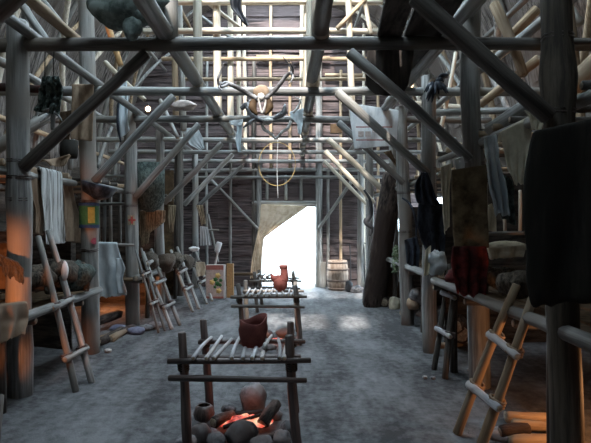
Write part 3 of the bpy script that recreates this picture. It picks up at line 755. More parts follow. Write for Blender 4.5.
for i, (x, h) in enumerate(((350, 244), (364, 243))):
    b0 = P(x+1, 287, 12.7); tp = P(x, h+4, 12.7)
    e = path('hooked_staff', [b0, b0.lerp(tp, .5), tp, P(x-1, h, 12.7), P(x-4+8*i, h+1, 12.7)], [.016, .015, .014, .014, .010], 'iron')
    tag(e, 'thin dark hooked staff, '+('next to the barrel' if i == 0 else 'near the leaning log')+' at the end wall', 'staff')
e = blob('dark_bundle', G(349.5, 292)+V((0, .1, .12)), (.09, .09, .14), 'iron', seed=3); tag(e, 'dark bundle on the floor beside the barrel', 'bundle')
e = blob('stone_mortar', G(358, 293)+V((0, .1, .06)), (.16, .12, .10), 'stone', seed=31); tag(e, 'grey lump of stone between barrel and leaning log', 'stone')
# great leaning log
a = G(373, 306); b = P(393, 172, 9.3)
ll = pole('leaning_log', a+V((0, 0, -.02)), b, .225, .185, 'log', bend=.004, sides=20, rough=.08)
tag(ll, 'great dark bark-covered log leaning beside the aisle', 'log')
tag(drape('hide_strip', [(383, 152), (389, 158), (396, 167)], [(391, 150), (394, 158), (405, 168)], AT(9.6), 'brown', fold=.03, nf=2, thick=.01), 'brown curled strip of bark above the leaning log', 'bark strip')
# painted case and board at the left rear
c0 = P(206, 299, 10.9); c1 = P(225, 265, 10.9)
e = empty('painted_case', (c0.x+.2, 10.95, 0), 'flat painted case with yellow flowers on the floor by the end', 'case')
box('body', (c0.x, 10.9, .02), (c1.x, 11.05, .72), 'caseb', e)
box('top_band', (c0.x-.003, 10.895, .62), (c1.x+.003, 10.9, .715), 'pinkp', e, b=0)['label'] = 'dusty red top band'
box('base_band', (c0.x-.003, 10.895, .02), (c1.x+.003, 10.9, .06), 'pinkp', e, b=0)
box('side_band', (c1.x-.03, 10.893, .02), (c1.x+.004, 10.9, .72), 'white', e, b=0)['label'] = 'pale side band'
def daisy(x, z, r, m, name):
    vs = [V((0, 0, 0))]; n = 40
    for i in range(n): a = 2*PI*i/n; k = r*(.72+.28*abs(math.cos(a*2.5))); vs.append(V((math.cos(a)*k, 0, math.sin(a)*k)))
    o = mesh(name, vs, [(0, 1+i, 1+(i+1) % n) for i in range(n)], M[m], Matrix.Translation((x, 10.892, z)), e); solid(o, .003)
for (dx, z) in ((.13, .36), (.25, .50), (.27, .18)): daisy(c0.x+dx, z, .06, 'petal', 'painted_flower')
for (dx, z, r) in ((.20, .42, .05), (.24, .33, .055), (.19, .26, .035), (.31, .40, .04), (.30, .30, .04)): daisy(c0.x+dx, z, r, 'grn', 'painted_leaf')
panel('ochre_board', (c1.x+.02, 11.0, .02), (c1.x+.17, 11.06, .74), 'orangeb', 'ochre brown board standing beside the painted case', 'board')
e = empty('wooden_mallet', P(214, 268, 11.2), 'long mallet with a pale head resting on the painted case', 'mallet')
pole('handle', P(213.5, 272, 11.15), P(218, 250, 11.2), .028, .024, 'ash', parent=e); pole('head', P(217, 252, 11.2), P(219.5, 242, 11.2), .058, .062, 'white', parent=e, end='ash')
tag(pole('leaning_stick', P(218, 262, 11.8), P(208, 214, 12.3), .03, .028, 'pole'), 'grey stick leaning on the end wall above the painted case', 'stick')
tag(drape('cloth_pelt', [(200, 226), (200, 236), (200, 245)], [(208, 227), (210, 236), (212, 245)], AT(11.1), 'greyh', fold=.02), 'small grey cloth hung near the painted case', 'cloth')
tag(pole('cross_stick', P(206, 230, 11.8), P(219, 230, 11.8), .022, .02, 'pole'), 'short level stick above the mallet', 'stick')

# =====================================================================
# HANGINGS OVER THE AISLE
# =====================================================================
# bark slabs lying on the ties
def slab(pts, z, th, lb, m='slabb', seed=1):
    vs = []; n = 10
    (ax, ay), (bx, by), (cx, cy), (dx, dy) = pts   # near-left, near-right, far-right, far-left
    for j in range(n+1):
        t = j/n
        for i in range(6):
            s = i/5; x = (ax*(1-s)+bx*s)*(1-t)+(dx*(1-s)+cx*s)*t; y = (ay*(1-s)+by*s)*(1-t)+(dy*(1-s)+cy*s)*t
            if j == n: y += .10*math.sin(PI*s)
            vs.append(V((x-ax, y-ay, .03*math.sin(PI*s)+.02*noise.noise(V((x*3, y*3, seed))))))
    fs = [(j*6+i, j*6+i+1, (j+1)*6+i+1, (j+1)*6+i) for j in range(n) for i in range(5)]
    o = mesh('bark_slab', vs, fs, M[m], Matrix.Translation((ax, ay, z))); solid(o, th); return tag(o, lb, 'bark slab')
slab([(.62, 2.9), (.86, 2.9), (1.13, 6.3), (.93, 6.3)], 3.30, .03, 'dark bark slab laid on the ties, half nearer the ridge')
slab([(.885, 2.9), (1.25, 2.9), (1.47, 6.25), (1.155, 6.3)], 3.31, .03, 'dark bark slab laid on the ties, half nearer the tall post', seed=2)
tag(drape('hanging_bark', [(369, 40), (366, 60), (365, 78), (367, 88), (375, 95)], [(415, 44), (413, 60), (410, 76), (408, 86), (401, 96)], AT(4.95), 'slabb', fold=.02, nf=1, thick=.02, rag=0), 'dark bark sheet hanging below the slabs with a rounded foot', 'bark sheet')
# big spread antlers with skull plate
e = empty('antler_trophy', P(262, 98, 6.22), 'large dark spread antlers on a skull plate hung on the third tie', 'antlers')
blob('skull_plate', P(261.5, 92, 6.2), (.10, .05, .085), 'hide', e, amp=.08)
blob('skull', P(261, 97, 6.16), (.045, .04, .05), 'bone', e, amp=.1, seed=3)
for sgn in (-1, 1):
    path('eye_panel', [P(261+sgn*6, 99, 6.18), P(261+sgn*8.5, 107, 6.18), P(261+sgn*4, 115, 6.18)], [.035, .05, .01], 'brown', e, sides=12)
path('nose_bone', [P(258, 98, 6.14), P(260, 106, 6.14), P(262, 113, 6.14), P(265, 106, 6.14), P(266, 98, 6.14)], [.012]*5, 'bone', e)
d = 6.15
path('antler', [P(258, 99, d), P(247, 93, d), P(236, 87, d-.1), P(226, 83, d-.15), P(221, 85, d-.2)], [.028, .026, .024, .022, .010], 'boned', e, sides=10)
path('tine', [P(228, 84, d-.15), P(221, 87, d-.25), P(218, 80, d-.3), P(221, 71, d-.3), P(224, 63, d-.3)], [.018, .017, .016, .012, .004], 'boned', e)
path('tine', [P(221, 82, d-.25), P(219, 87, d-.3), P(222, 90, d-.35)], [.014, .012, .004], 'boned', e)
path('antler', [P(265, 99, d), P(274, 91, d), P(281, 83, d-.05), P(286, 76, d-.1), P(291, 73, d-.15), P(293, 78, d-.2), P(289, 84, d-.2)], [.028, .026, .025, .022, .020, .014, .005], 'boned', e, sides=10)
path('tine', [P(290, 74, d-.12), P(291, 68, d-.15), P(287, 62, d-.2), P(283, 57, d-.25)], [.016, .014, .010, .004], 'boned', e)
path('tine', [P(292, 75, d-.14), P(293, 69, d-.2), P(290, 63, d-.3), P(289, 58, d-.3)], [.014, .012, .008, .004], 'boned', e)
# antlers and pelts on the next tie
e = empty('antler_trophy', P(270, 120, 7.95), 'dark curved antlers lying along the fourth tie', 'antlers')
path('antler', [P(241, 109, 7.9), P(247, 105, 7.9), P(251, 112, 7.85), P(257, 119, 7.85), P(265, 121, 7.85), P(272, 119, 7.85)], [.03, .05, .06, .04, .03, .02], 'boned', e, sides=10)
path('antler', [P(272, 119, 7.85), P(279, 116, 7.85), P(284, 112, 7.85), P(285, 104, 7.85)], [.02, .045, .05, .012], 'boned', e, sides=10)
path('tine', [P(247, 106, 7.9), P(250, 101, 7.9), P(256, 99, 7.9)], [.03, .02, .006], 'boned', e)
path('tine', [P(255, 119, 7.85), P(249, 123, 7.8), P(243, 128, 7.8)], [.03, .03, .008], 'boned', e)
blob('skull', P(268, 121, 7.82), (.08, .06, .05), 'bone', e, seed=6)
e = empty('antler_pair', P(276, 121, 7.95), 'pale small V-shaped antlers hanging below the fourth tie', 'antlers')
path('antler', [P(261, 121, 7.9), P(264, 129, 7.9), P(270, 133, 7.9), P(276, 139, 7.9)], [.02, .026, .022, .018], 'bone', e); path('antler', [P(291, 121, 7.9), P(288, 128, 7.9), P(282, 132, 7.9), P(276, 139, 7.9)], [.02, .026, .022, .018], 'bone', e)
tag(drape('pelt_strip', [(236, 121), (237, 131), (235, 140), (238, 152)], [(243, 121), (242, 132), (241, 141), (241, 152)], AT(7.9), 'greyh', cols=6, fold=.02, nf=1), 'narrow pale blue-grey pelt hanging from the fourth tie', 'pelt')
tag(drape('pelt_strip', [(229, 121), (230, 123), (231, 125)], [(243, 119), (243, 122), (242, 125)], AT(7.88), 'white', cols=6, fold=.02, nf=1), 'small white scrap of hide on the fourth tie', 'pelt')
tag(drape('pelt_strip', [(289, 112), (291, 118), (297, 124), (298, 133)], [(304, 108), (303, 118), (303, 124), (301, 134)], AT(7.88), 'greyh', cols=6, fold=.03, nf=1, rag=.02), 'pale ragged pelt hanging near the small antlers', 'pelt')
e = path('small_antler', [P(293, 113, 7.8), P(298, 107, 7.8), P(300, 100, 7.8), P(295, 97, 7.8)], [.02, .018, .012, .006], 'bone'); tag(e, 'small light antler standing on the pale ragged pelt', 'antler')
# hoop
cc = P(277, 164, 9.6); n = 40
e = empty('hanging_hoop', cc, 'round yellow hoop with a cord hanging in front of the end wall', 'hoop')
path('ring', [cc+V((.34*math.cos(2*PI*i/n), 0, .40*math.sin(2*PI*i/n))) for i in range(n+1)], .007, 'yrope', e, sides=6, sub=1)
path('cord', [P(278, 140, 9.6), P(277, 165, 9.6), P(278, 198, 9.6)], .005, 'white', e, sides=5)
# white painted hide on the right
ph = drape('painted_hide', [(349, 103), (350, 120), (352, 133), (354, 148)], [(399, 110), (398, 124), (397, 134), (397, 145)], AT(7.78), 'white', fold=.015, nf=3, thick=.006)
tag(ph, 'white hide painted with small squares hanging behind the braces', 'painted hide')
for x, y in ((361, 134), (368, 134), (375, 130)):
    p = P(x, y, 7.72); o = box('painted_square', (p.x-.04, 7.72, p.z-.04), (p.x+.04, 7.732, p.z+.04), 'caseb', ph, b=0)
for (x0, y0, x1, y1) in ((356, 127, 392, 126), (356, 140, 394, 138)):
    box('painted_line', P(x0, y0+.6, 7.73), P(x1, y0-.6, 7.72), 'pinkp', ph, b=0)
o = box('dark_block', P(330, 134, 9.0), P(342, 124, 8.9), 'brown'); tag(o, 'dark brown angular block hung under the fourth tie', 'block')
# dark raven-like hide at the top
tag(drape('hanging_pelt', [(229, -8), (231, 8), (236, 14), (244, 22)], [(243, -8), (241, 8), (245, 17), (249, 26)], AT(5.2), 'black', fold=.03, nf=1, thick=.02), 'black feathered pelt tapering to a point above the second tie', 'pelt')
# lobed hide bundle hanging at top
e = empty('hide_bundle', P(130, 0, 4.6), 'big grey-green lobed hide bundle hanging above the second tie', 'bundle')
blob('hide', P(128, 4, 4.55), (.36, .16, .22), 'ggreen', e, amp=.3, seed=2); blob('lobe', P(132, 27, 4.5), (.085, .07, .12), 'ggreen', e, seed=5); blob('lobe', P(152, 12, 4.5), (.08, .06, .09), 'ggreen', e, seed=8)
blob('lobe', P(105, 2, 4.5), (.12, .07, .10), 'ggreen', e, seed=11); blob('lobe', P(138, 12, 4.5), (.11, .07, .10), 'ggreen', e, seed=15)
# bundle on beam 4
tag(blob('hide_roll', P(184, 110, 8.0)+V((0, 0, .06)), (.19, .13, .085), 'caseb', seed=9), 'pale rounded bundle resting on the fourth tie', 'bundle')
tag(drape('hide_strip', [(180, 128), (190, 145), (200, 150)], [(198, 128), (203, 138), (205, 148)], AT(9.2), 'greyh', fold=.03, cols=8), 'grey strip of hide hung between third and fourth braces', 'hide strip')

# =====================================================================
# LEFT SIDE HANGINGS AND GOODS
# =====================================================================
NX = V((1, 0, 0)); NXr = V((-1, 0, 0))
tag(drape('streaked_pelt', [(40, 167), (41, 200), (43, 232), (44, 243)], [(62, 172), (62, 200), (64, 232), (63, 243)], ATX(-2.56), 'stripe', normal=NX, fold=.03, nf=3, over=.06), 'long white streaked pelt hanging from the upper shelf', 'pelt')
tag(drape('tan_cloth', [(27, 167), (28, 190), (34, 210), (33, 232)], [(41, 168), (42, 190), (42, 215), (41, 235)], ATX(-2.60), 'hide', normal=NX, fold=.03, nf=2, over=.05), 'dark tan hide hanging beside the orange-lit post', 'hide')
tag(drape('tan_cloth', [(58, 170), (61, 185), (62, 205), (63, 240)], [(71, 176), (72, 190), (78, 215), (79, 243)], ATX(-2.66), 'hide', normal=NX, fold=.04, nf=2, over=.05), 'tan hide hanging beside the painted post', 'hide')
tag(drape('tan_cloth', [(38, 163), (44, 160), (52, 165)], [(70, 154), (72, 156), (66, 166)], AT(5.7), 'hide', fold=.05, nf=1, rows=8), 'small ochre hide folded on the upper shelf', 'hide')
e = empty('dark_pelt', P(52, 75, 5.0), 'mossy dark pelt hanging in two cords behind the long brace', 'pelt')
drape('pelt', [(43, 76), (40, 90), (40, 102), (35, 110)], [(59, 76), (63, 88), (62, 100), (60, 115)], AT(5.0), 'green', e, fold=.05, nf=3, thick=.02, rough=.06)
for x in (45, 54): pole('cord', P(x, 78, 5.0), P(x, 50, 4.85), .005, .005, 'cord', parent=e, end='cord')
e = empty('forked_branch', P(52, 112, 5.0), 'grey forked branch shaped like a hand below the dark pelt', 'branch')
path('branch', [P(53, 130, 5.0), P(53, 118, 5.0), P(54, 108, 5.0)], [.02, .025, .02], 'pole', e)
for a in ((45, 112, 38, 116), (46, 118, 40, 122), (58, 115, 62, 121), (50, 109, 42, 111)): path('twig', [P(53, 112, 5.0), P(a[0], a[1], 4.97), P(a[2], a[3], 4.95)], [.018, .012, .005], 'pole', e)
tag(drape('leather_hide', [(72, 84), (72, 108), (71, 138)], [(94, 84), (94, 110), (93, 141)], AT(6.2), 'hide', fold=.025, nf=2, thick=.015), 'tan leather hide wrapped on the painted post above the brace', 'hide')
tag(drape('leather_hide', [(60, 112), (59, 128), (58, 142)], [(72, 110), (71, 126), (70, 142)], AT(6.3), 'brown', fold=.02, nf=1), 'dull brown leather hide behind the long brace', 'hide')
tag(lathe('bark_pail', [(.09, 0), (.10, .05), (.10, .2), (.09, .2), (.085, .05), (0, .02)], 'slab', P(69, 158, 6.0), wob=.04), 'dark bark pail standing on the upper shelf', 'pail')
# hat-like dark bowl
c = P(97, 196, 6.4)
tag(lathe('wooden_bowl', [(.06, -.06), (.17, .0), (.22, .12), (.21, .13), (.15, .03), (0, .0)], 'black', (c.x, c.y, c.z+.02), tilt=Matrix.Rotation(.25, 4, 'Y')), 'shallow black bowl hanging at the foot of the second brace', 'bowl')
tag(drape('bark_strip', [(118, 72), (118, 95), (119, 120), (121, 138)], [(126, 70), (128, 95), (128, 118), (130, 130)], AT(7.85), 'greyh', cols=6, fold=.03, nf=1, thick=.02), 'grey bark strip hanging before the red cross post', 'bark strip')
tag(path('curved_stick', [P(121, 88, 7.8), P(118, 110, 7.8), P(118, 128, 7.8), P(121, 142, 7.8)], [.015, .02, .02, .012], 'black'), 'thin black curved stick hung at the red cross post', 'stick')
# deep basket
c = P(150, 212, 8.35)
tag(lathe('bark_basket', [(.05, 0), (.16, .06), (.22, .18), (.235, .4), (.235, .78), (.225, .78), (.22, .4), (.17, .12), (0, .08)], 'green', (c.x, c.y, c.z), wob=.04), 'deep dark bark basket hanging beside the red cross post', 'basket')
tag(drape('straw_bundle', [(140, 210), (139, 222), (140, 234), (142, 238)], [(166, 210), (165, 222), (150, 232), (148, 240)], AT(8.6), 'straw', fold=.03, nf=6, thick=.03, rag=.08, rough=.05), 'fringe of pale straw hanging under the deep basket', 'straw')
tag(drape('straw_bundle', [(168, 205), (168, 218), (170, 228)], [(176, 205), (175, 216), (173, 230)], AT(9.6), 'straw', fold=.03, nf=3, thick=.02, rag=.05), 'narrow tan straw fringe beside the grey post', 'straw')
tag(drape('straw_bundle', [(196, 205), (199, 214), (201, 222)], [(203, 205), (204, 214), (206, 222)], AT(10.8), 'straw', fold=.03, nf=3, thick=.02, rag=.05), 'small tan straw fringe above the grey cloth', 'straw')
# big grey hide
gh = drape('grey_hide', [(93, 242), (94, 262), (95, 284), (97, 296)], [(117, 243), (121, 256), (126, 268), (122, 280), (128, 293)], AT(7.0), 'greyh', fold=.03, nf=2, thick=.01, rag=.03, over=.05, rows=24, cols=18)
tag(gh, 'large pale grey hide draped between painted post and red cross post', 'hide')
tag(drape('hide_flap', [(116, 258), (116, 272), (117, 285), (118, 292)], [(122, 258), (125, 268), (123, 278), (128, 290)], AT(6.95), 'greyh', cols=6, fold=.03, nf=1, rag=.04), 'blue-grey side flap of hide in front of the large pale grey hide', 'hide')
tag(pole('hide_rail', P(88, 243, 7.0), P(134, 245, 7.3), .022, .02, 'pole'), 'short rail carrying the large pale grey hide', 'rail')
tag(drape('fur_pelt', [(48, 258), (47, 268), (46, 280), (48, 292)], [(84, 262), (88, 270), (90, 280), (90, 290)], AT(5.7), 'fur', fold=.08, nf=2, thick=.06, rough=.06), 'dark fur heaped on the near platform', 'fur')
f = blob('animal_pelt', P(60, 272, 5.45), (.17, .2, .15), 'fur', seed=14, amp=.3); tag(f, 'rolled fur with a white patch on the near platform', 'fur')
b_ = blob('white_patch', P(65, 271, 5.30), (.032, .05, .10), 'white', f, seed=2, amp=.15); b_['label'] = 'white furry patch'
tag(blob('animal_pelt', P(78, 275, 5.7), (.16, .22, .16), 'green', seed=17, amp=.3), 'dark round fur bundle next to the painted post', 'fur')
tag(blob('animal_pelt', P(40, 276, 5.2), (.14, .2, .13), 'fur', seed=19, amp=.3), 'brown fur bundle behind the ladder top', 'fur')
tag(drape('rail_cloth', [(-8, 306), (-8, 322), (-8, 340)], [(27, 302), (28, 318), (22, 330)], ATX(-2.22), 'hide', normal=NX, fold=.03, nf=2, over=.06, rag=.05), 'greenish tan cloth thrown over the platform rail at the picture edge', 'cloth')
tag(drape('brush_bundle', [(-5, 252), (0, 258), (4, 266)], [(18, 262), (24, 270), (24, 280)], AT(4.55), 'fur', fold=.03, nf=5, thick=.02, rag=.05, rough=.03), 'dry twigs bound against the orange-lit post', 'twigs')
for i, (y0, y1) in enumerate(((243, 262), (266, 290))):
    a, b = P(-12, y1, 4.9), P(8, y0, 4.9)
    panel('ochre_plank', (a.x, 4.95, a.z), (b.x, 5.0, b.z), 'brown', ('upper' if i == 0 else 'lower')+' brown plank behind the orange-lit post', 'plank')
for i, (x, y, w) in enumerate(((150, 262, .14), (166, 262, .17), (176, 260, .14), (187, 262, .13))):
    tag(blob('animal_pelt', P(x, y, 8.6+i*.7), (w, .25, .16), 'fur', seed=40+i, amp=.3), ['fur bundle behind the slim ladder', 'fur bundle behind the stouter ladder', 'fur bundle beside the dark brown post', 'fur bundle near the painted case'][i], 'fur')
tag(blob('white_bundle', P(194, 249, 10.4), (.11, .1, .05), 'white', seed=51), 'small white bundle near the last ladder top', 'bundle')
tag(drape('cloth_pelt', [(196, 262), (196, 268), (197, 276)], [(205, 262), (206, 268), (205, 275)], AT(10.3), 'cream', fold=.02, nf=1), 'small cream cloth on the platform behind the last ladder', 'cloth')
# firewood and stones below the platform
fw = [((98, 338), (118, 330), .07, 'log', 'thick split log on top of the woodpile by the painted post'), ((101, 346), (112, 342), .055, 'tan', 'pale split log at the foot of the painted post'),
      ((106, 348), (122, 338), .06, 'log', 'dark log end in the woodpile'), ((118, 344), (126, 336), .05, 'tan', 'upright tan split piece in the woodpile'), ((124, 340), (132, 334), .05, 'log', 'short log by the red cross post')]
for i, (a, b, r, m, lb) in enumerate(fw):
    A, B = G(*a), G(*b); u = (B-A).normalized(); tag(pole('firewood', A+V((-.12, .05, r+(.12 if i == 0 else 0))), B+V((-.05, .25, r+(.13 if i == 0 else .0))), r, r*.9, m, bend=.02, rough=.25, sides=8), lb, 'firewood')
for i, (x, y, s, m, lb) in enumerate(((136, 334, .13, 'slate', 'flat bluish stone at the foot of the red cross post'), (118, 331, .12, 'slate', 'flat dark stone leaning on the woodpile'), (108, 352, .05, 'bone', 'small pale chip on the ground by the painted post'),
                               (146, 330, .10, 'stone', 'grey stone behind the slim ladder foot'), (155, 328, .12, 'stone', 'larger grey stone between the ladder feet'))):
    gg = G(x, y); tag(blob('ground_stone', (gg.x, gg.y, s*.35), (s, s, s*.5), m, seed=60+i, amp=.3, sub=2), lb, 'stone')

# =====================================================================
# RIGHT SIDE HANGINGS AND GOODS
# =====================================================================
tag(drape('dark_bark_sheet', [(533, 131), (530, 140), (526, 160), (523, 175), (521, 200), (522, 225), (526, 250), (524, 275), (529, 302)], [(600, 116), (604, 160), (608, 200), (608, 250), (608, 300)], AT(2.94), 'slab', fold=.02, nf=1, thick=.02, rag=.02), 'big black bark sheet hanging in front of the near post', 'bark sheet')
tag(drape('leather_sheet', [(451, 170), (451, 200), (452, 232), (454, 248)], [(487, 164), (487, 200), (488, 232), (488, 247)], AT(4.55), 'leath', fold=.03, nf=1, thick=.015), 'brown leather sheet hanging on the blue-grey post', 'leather sheet')
tag(drape('red_cloth', [(452, 246), (450, 262), (452, 276), (455, 287)], [(486, 246), (488, 262), (486, 280), (484, 300)], AT(4.5), 'red', fold=.05, nf=3, thick=.02, rag=.03), 'dark red cloth hanging below the brown leather sheet', 'cloth')
tag(drape('fringed_cloth', [(440, 167), (441, 190), (442, 215), (444, 230)], [(452, 163), (451, 175), (449, 190), (449, 225)], AT(4.9), 'cream', fold=.03, nf=2, thick=.008, rag=.03), 'yellowish cream cloth hanging beside the brown leather sheet', 'cloth')
tag(drape('white_clip', [(454, 160), (455, 168), (456, 175)], [(463, 156), (465, 164), (464, 172)], AT(4.6), 'white', fold=.01, nf=1, cols=6, rows=6), 'small white hide scrap above the brown leather sheet', 'hide scrap')
tag(drape('grey_pelt', [(483, 137), (485, 160), (487, 185), (494, 205)], [(496, 134), (499, 160), (505, 185), (508, 212)], AT(4.3), 'greyh', fold=.05, nf=2, thick=.02, rough=.04, rag=.05), 'blue-grey wispy pelt hanging beside the cream cloth', 'pelt')
tag(drape('dark_pelt', [(492, 168), (494, 185), (496, 200), (500, 214)], [(512, 180), (514, 190), (513, 205), (514, 225)], AT(4.4), 'green', fold=.04, nf=2, thick=.02), 'dark greenish pelt hanging under the grey pelt', 'pelt')
tag(drape('cream_cloth', [(500, 133), (503, 150), (507, 170), (514, 178)], [(531, 116), (531, 135), (529, 155), (523, 182)], AT(3.9), 'cream', fold=.015, nf=3, thick=.01, rag=.03, over=.05), 'cream cloth hanging in folds from the upper shelf', 'cloth')
tag(drape('cream_cloth', [(524, 110), (528, 117), (530, 126)], [(542, 117), (543, 124), (540, 131)], AT(3.6), 'cream', fold=.02, nf=2, thick=.01), 'crumpled cream cloth end beside the near black post', 'cloth')
tag(pole('stored_log', P(489, 133, 4.6), P(533, 104, 4.3), .08, .065, 'pole', rough=.15), 'rough grey split log stored above the cream cloth', 'log')
# blue-black cloth
tag(drape('black_cloth', [(421, 172), (414, 185), (414, 196), (416, 202)], [(427, 172), (432, 185), (436, 198), (441, 206)], AT(6.1), 'black', fold=.05, nf=3, thick=.015, rows=14), 'blue-black gathered cloth tied on the post', 'cloth')
tag(drape('black_cloth', [(418, 203), (416, 225), (420, 240), (426, 252)], [(442, 203), (446, 220), (445, 240), (444, 256)], AT(6.15), 'black', fold=.04, nf=2, thick=.02), 'black hide hanging below the gathered cloth', 'hide')
tag(drape('black_cloth', [(404, 240), (405, 250), (406, 262)], [(417, 236), (420, 250), (418, 270)], AT(7.6), 'black', fold=.04, nf=2, thick=.02), 'small black hide hung on the pale grey post', 'hide')
tag(drape('pale_pelt', [(425, 250), (424, 262), (423, 276)], [(431, 245), (430, 262), (428, 274)], AT(6.0), 'cream', fold=.03, nf=1, cols=6), 'narrow pale pelt under the black hide', 'pelt')
tag(blob('grey_fur', P(437, 262, 6.0), (.10, .12, .14), 'greyh', seed=71, amp=.5), 'grey and white fur bundle behind the short dark ladder', 'fur')
# feather tuft
e = empty('feather_tuft', P(434, 86, 6.2), 'tuft of dark feathers fixed on top of the post with the black cloth', 'feathers')
rf = random.Random(5)
for i in range(16):
    a = rf.uniform(-2.6, .6); L = rf.uniform(10, 22); x, y = 434+math.cos(a)*L*.8, 84-math.sin(a)*L*.9
    c = P(434, 84, 6.2); p = P(x, min(y, 106), 6.1+rf.uniform(-.1, .1)); path('feather', [c, c.lerp(p, .5)+V((0, -.05, .03)), p], [.02, .028, .005], 'black', e, sides=6)
blob('binding', P(434, 84, 6.2), (.07, .07, .06), 'brown', e, seed=4)
# bow on pale post
tag(path('bent_bow', [P(402, 198, 7.9), P(408, 202, 7.85), P(413, 210, 7.8), P(416, 222, 7.8), P(416, 236, 7.8)], [.012, .018, .02, .018, .012], 'black'), 'thin black bent bow on the pale grey post', 'bow')
tag(path('spade_tool', [P(364, 190, 10.2), P(370, 200, 10.2), P(371, 214, 10.2), P(366, 222, 10.2), P(372, 228, 10.2), P(370, 236, 10.2)], [.02, .03, .05, .06, .04, .02], 'iron'), 'dark blue-grey tool hung beside the leaning log', 'tool')
# frame-like sticks and cloth pile above the right platform
for i, (x, y0, y1) in enumerate(((486, 182, 232), (505, 190, 232), (520, 190, 232))):
    tag(pole('partition_stick', P(x, y1, 5.4), P(x, y0, 5.4), .018, .016, 'pale'), 'pale upright stick behind the brown leather sheet', 'stick', 'pale sticks behind the leather sheet')
tag(pole('partition_rail', P(482, 234, 5.38), P(526, 233, 5.38), .022, .02, 'pole'), 'level rail below the pale sticks by the leather sheet', 'rail')
tag(drape('pale_pelt', [(488, 205), (487, 215), (487, 230)], [(492, 203), (496, 215), (496, 231)], AT(5.3), 'cream', fold=.02, nf=1, cols=6), 'small pale pelt hanging among the pale sticks', 'pelt')
tag(drape('folded_blanket', [(487, 248), (487, 253), (488, 258)], [(524, 244), (525, 250), (522, 256)], AT(4.7), 'cream', fold=.04, nf=2, thick=.03, rows=8), 'grey-cream folded blanket on the near platform', 'blanket')
tag(blob('blanket_roll', P(506, 247, 4.9), (.19, .16, .06), 'cream', seed=80, amp=.2), 'rolled pale blanket behind the folded blanket', 'blanket')
for i, (x, y, s, m, lb) in enumerate(((462, 276, .14, 'red', 'dark red bundle on the platform behind the short ladder'), (500, 278, .16, 'fur', 'dark fur bundle on the near platform'), (520, 284, .15, 'fur', 'brown fur bundle by the big ladder top'), (545, 285, .14, 'fur', 'fur bundle behind the black bark sheet'))):
    tag(blob('fur_bundle', P(x, y, 4.9 if i < 2 else 3.9), (s, s, s*.7), m, seed=84+i, amp=.3), lb, 'bundle')
# leafy bundle at far right
e = empty('leaf_bundle', P(402, 262, 8.7), 'grey-green leafy bundle on the platform behind the pale post', 'leaves')
rf = random.Random(9); lv = []; lf = []
for i in range(260):
    c = P(rf.uniform(393, 412), rf.uniform(246, 272), 8.5+rf.uniform(-.3, .3))-P(402, 262, 8.7); u = V((rf.uniform(-1, 1), rf.uniform(-1, 1), rf.uniform(-1, 1))).normalized(); w = u.orthogonal().normalized()
    k = len(lv); lv += [c-u*.05, c+w*.018, c+u*.05, c-w*.018]; lf.append((k, k+1, k+2, k+3))
mesh('foliage', lv, lf, M['leafy'], Matrix.Translation(P(402, 262, 8.7)), e)
pole('stem', P(400, 282, 8.6), P(403, 255, 8.6), .03, .02, 'pole', parent=e)
for i, (a, b, r, m, lb) in enumerate(((G(383, 308), G(399, 305), .10, 'log', 'reddish log lying behind the leaning log'), (G(402, 317), G(420, 312), .07, 'tan', 'pale split board on the floor by the pale grey post'),
        (G(392, 300), G(405, 296), .12, 'tan', 'thick tan log further behind the pale grey post'))):
    tag(pole('firewood', a+V((.02, 0, r)), b+V((.05, .4, r)), r, r*.9, m, bend=.02, rough=.15), lb, 'firewood')
a = P(383, 298, 9.9); b = P(396, 268, 9.9); panel('red_brown_crate', (a.x+.05, 10.0, .02), (b.x+.1, 10.3, .75), 'brown', 'red-brown bark crate behind the leaning log', 'crate')
tag(blob('ground_stone', G(395, 310)+V((0, 0, .1)), (.12, .12, .16), 'cream', seed=90), 'pale upright rock beside the pale grey post', 'stone')
for i, (x, y, r, lb) in enumerate(((461, 334, .12, 'big dark log end behind the short ladder'), (455, 326, .10, 'smaller log end above the big dark one'), (470, 338, .10, 'log end beside the blue-grey post'))):
    g = P(x, y, 6.3); tag(pole('firewood', V((g.x, 6.3, max(r, g.z))), V((g.x+.25, 6.9, max(r, g.z))), r, r*.95, 'log', rough=.12, bend=.01), lb, 'firewood')
g = G(450, 352); tag(pole('firewood', g+V((-.1, .1, .05)), g+V((.45, .25, .05)), .045, .04, 'tan', rough=.2), 'thin tan log on the floor behind the short ladder', 'firewood')
for i, (x, y, s, m, lb) in enumerate(((418, 300, .14, 'stone', 'pale stone under the platform by the pale grey post'), (424, 318, .13, 'stone', 'grey stone at the foot of the black cloth post'), (413, 306, .10, 'hide', 'tan lump hanging low beside the pale grey post'), (425, 378, .025, 'bone', 'tiny white chip on the open floor'), (433, 379, .03, 'stone', 'small dark pebble on the open floor'), (472, 372, .05, 'stone', 'pebble at the foot of the blue-grey post'))):
    gg = G(x, max(y, 316)) if y >= 316 else P(x, y, 7.9)
    tag(blob('ground_stone', (gg.x, gg.y, max(gg.z, 0)+s*.4), (s, s, s*(.6 if y >= 316 else 1)), m, seed=95+i, amp=.3), lb, 'stone')
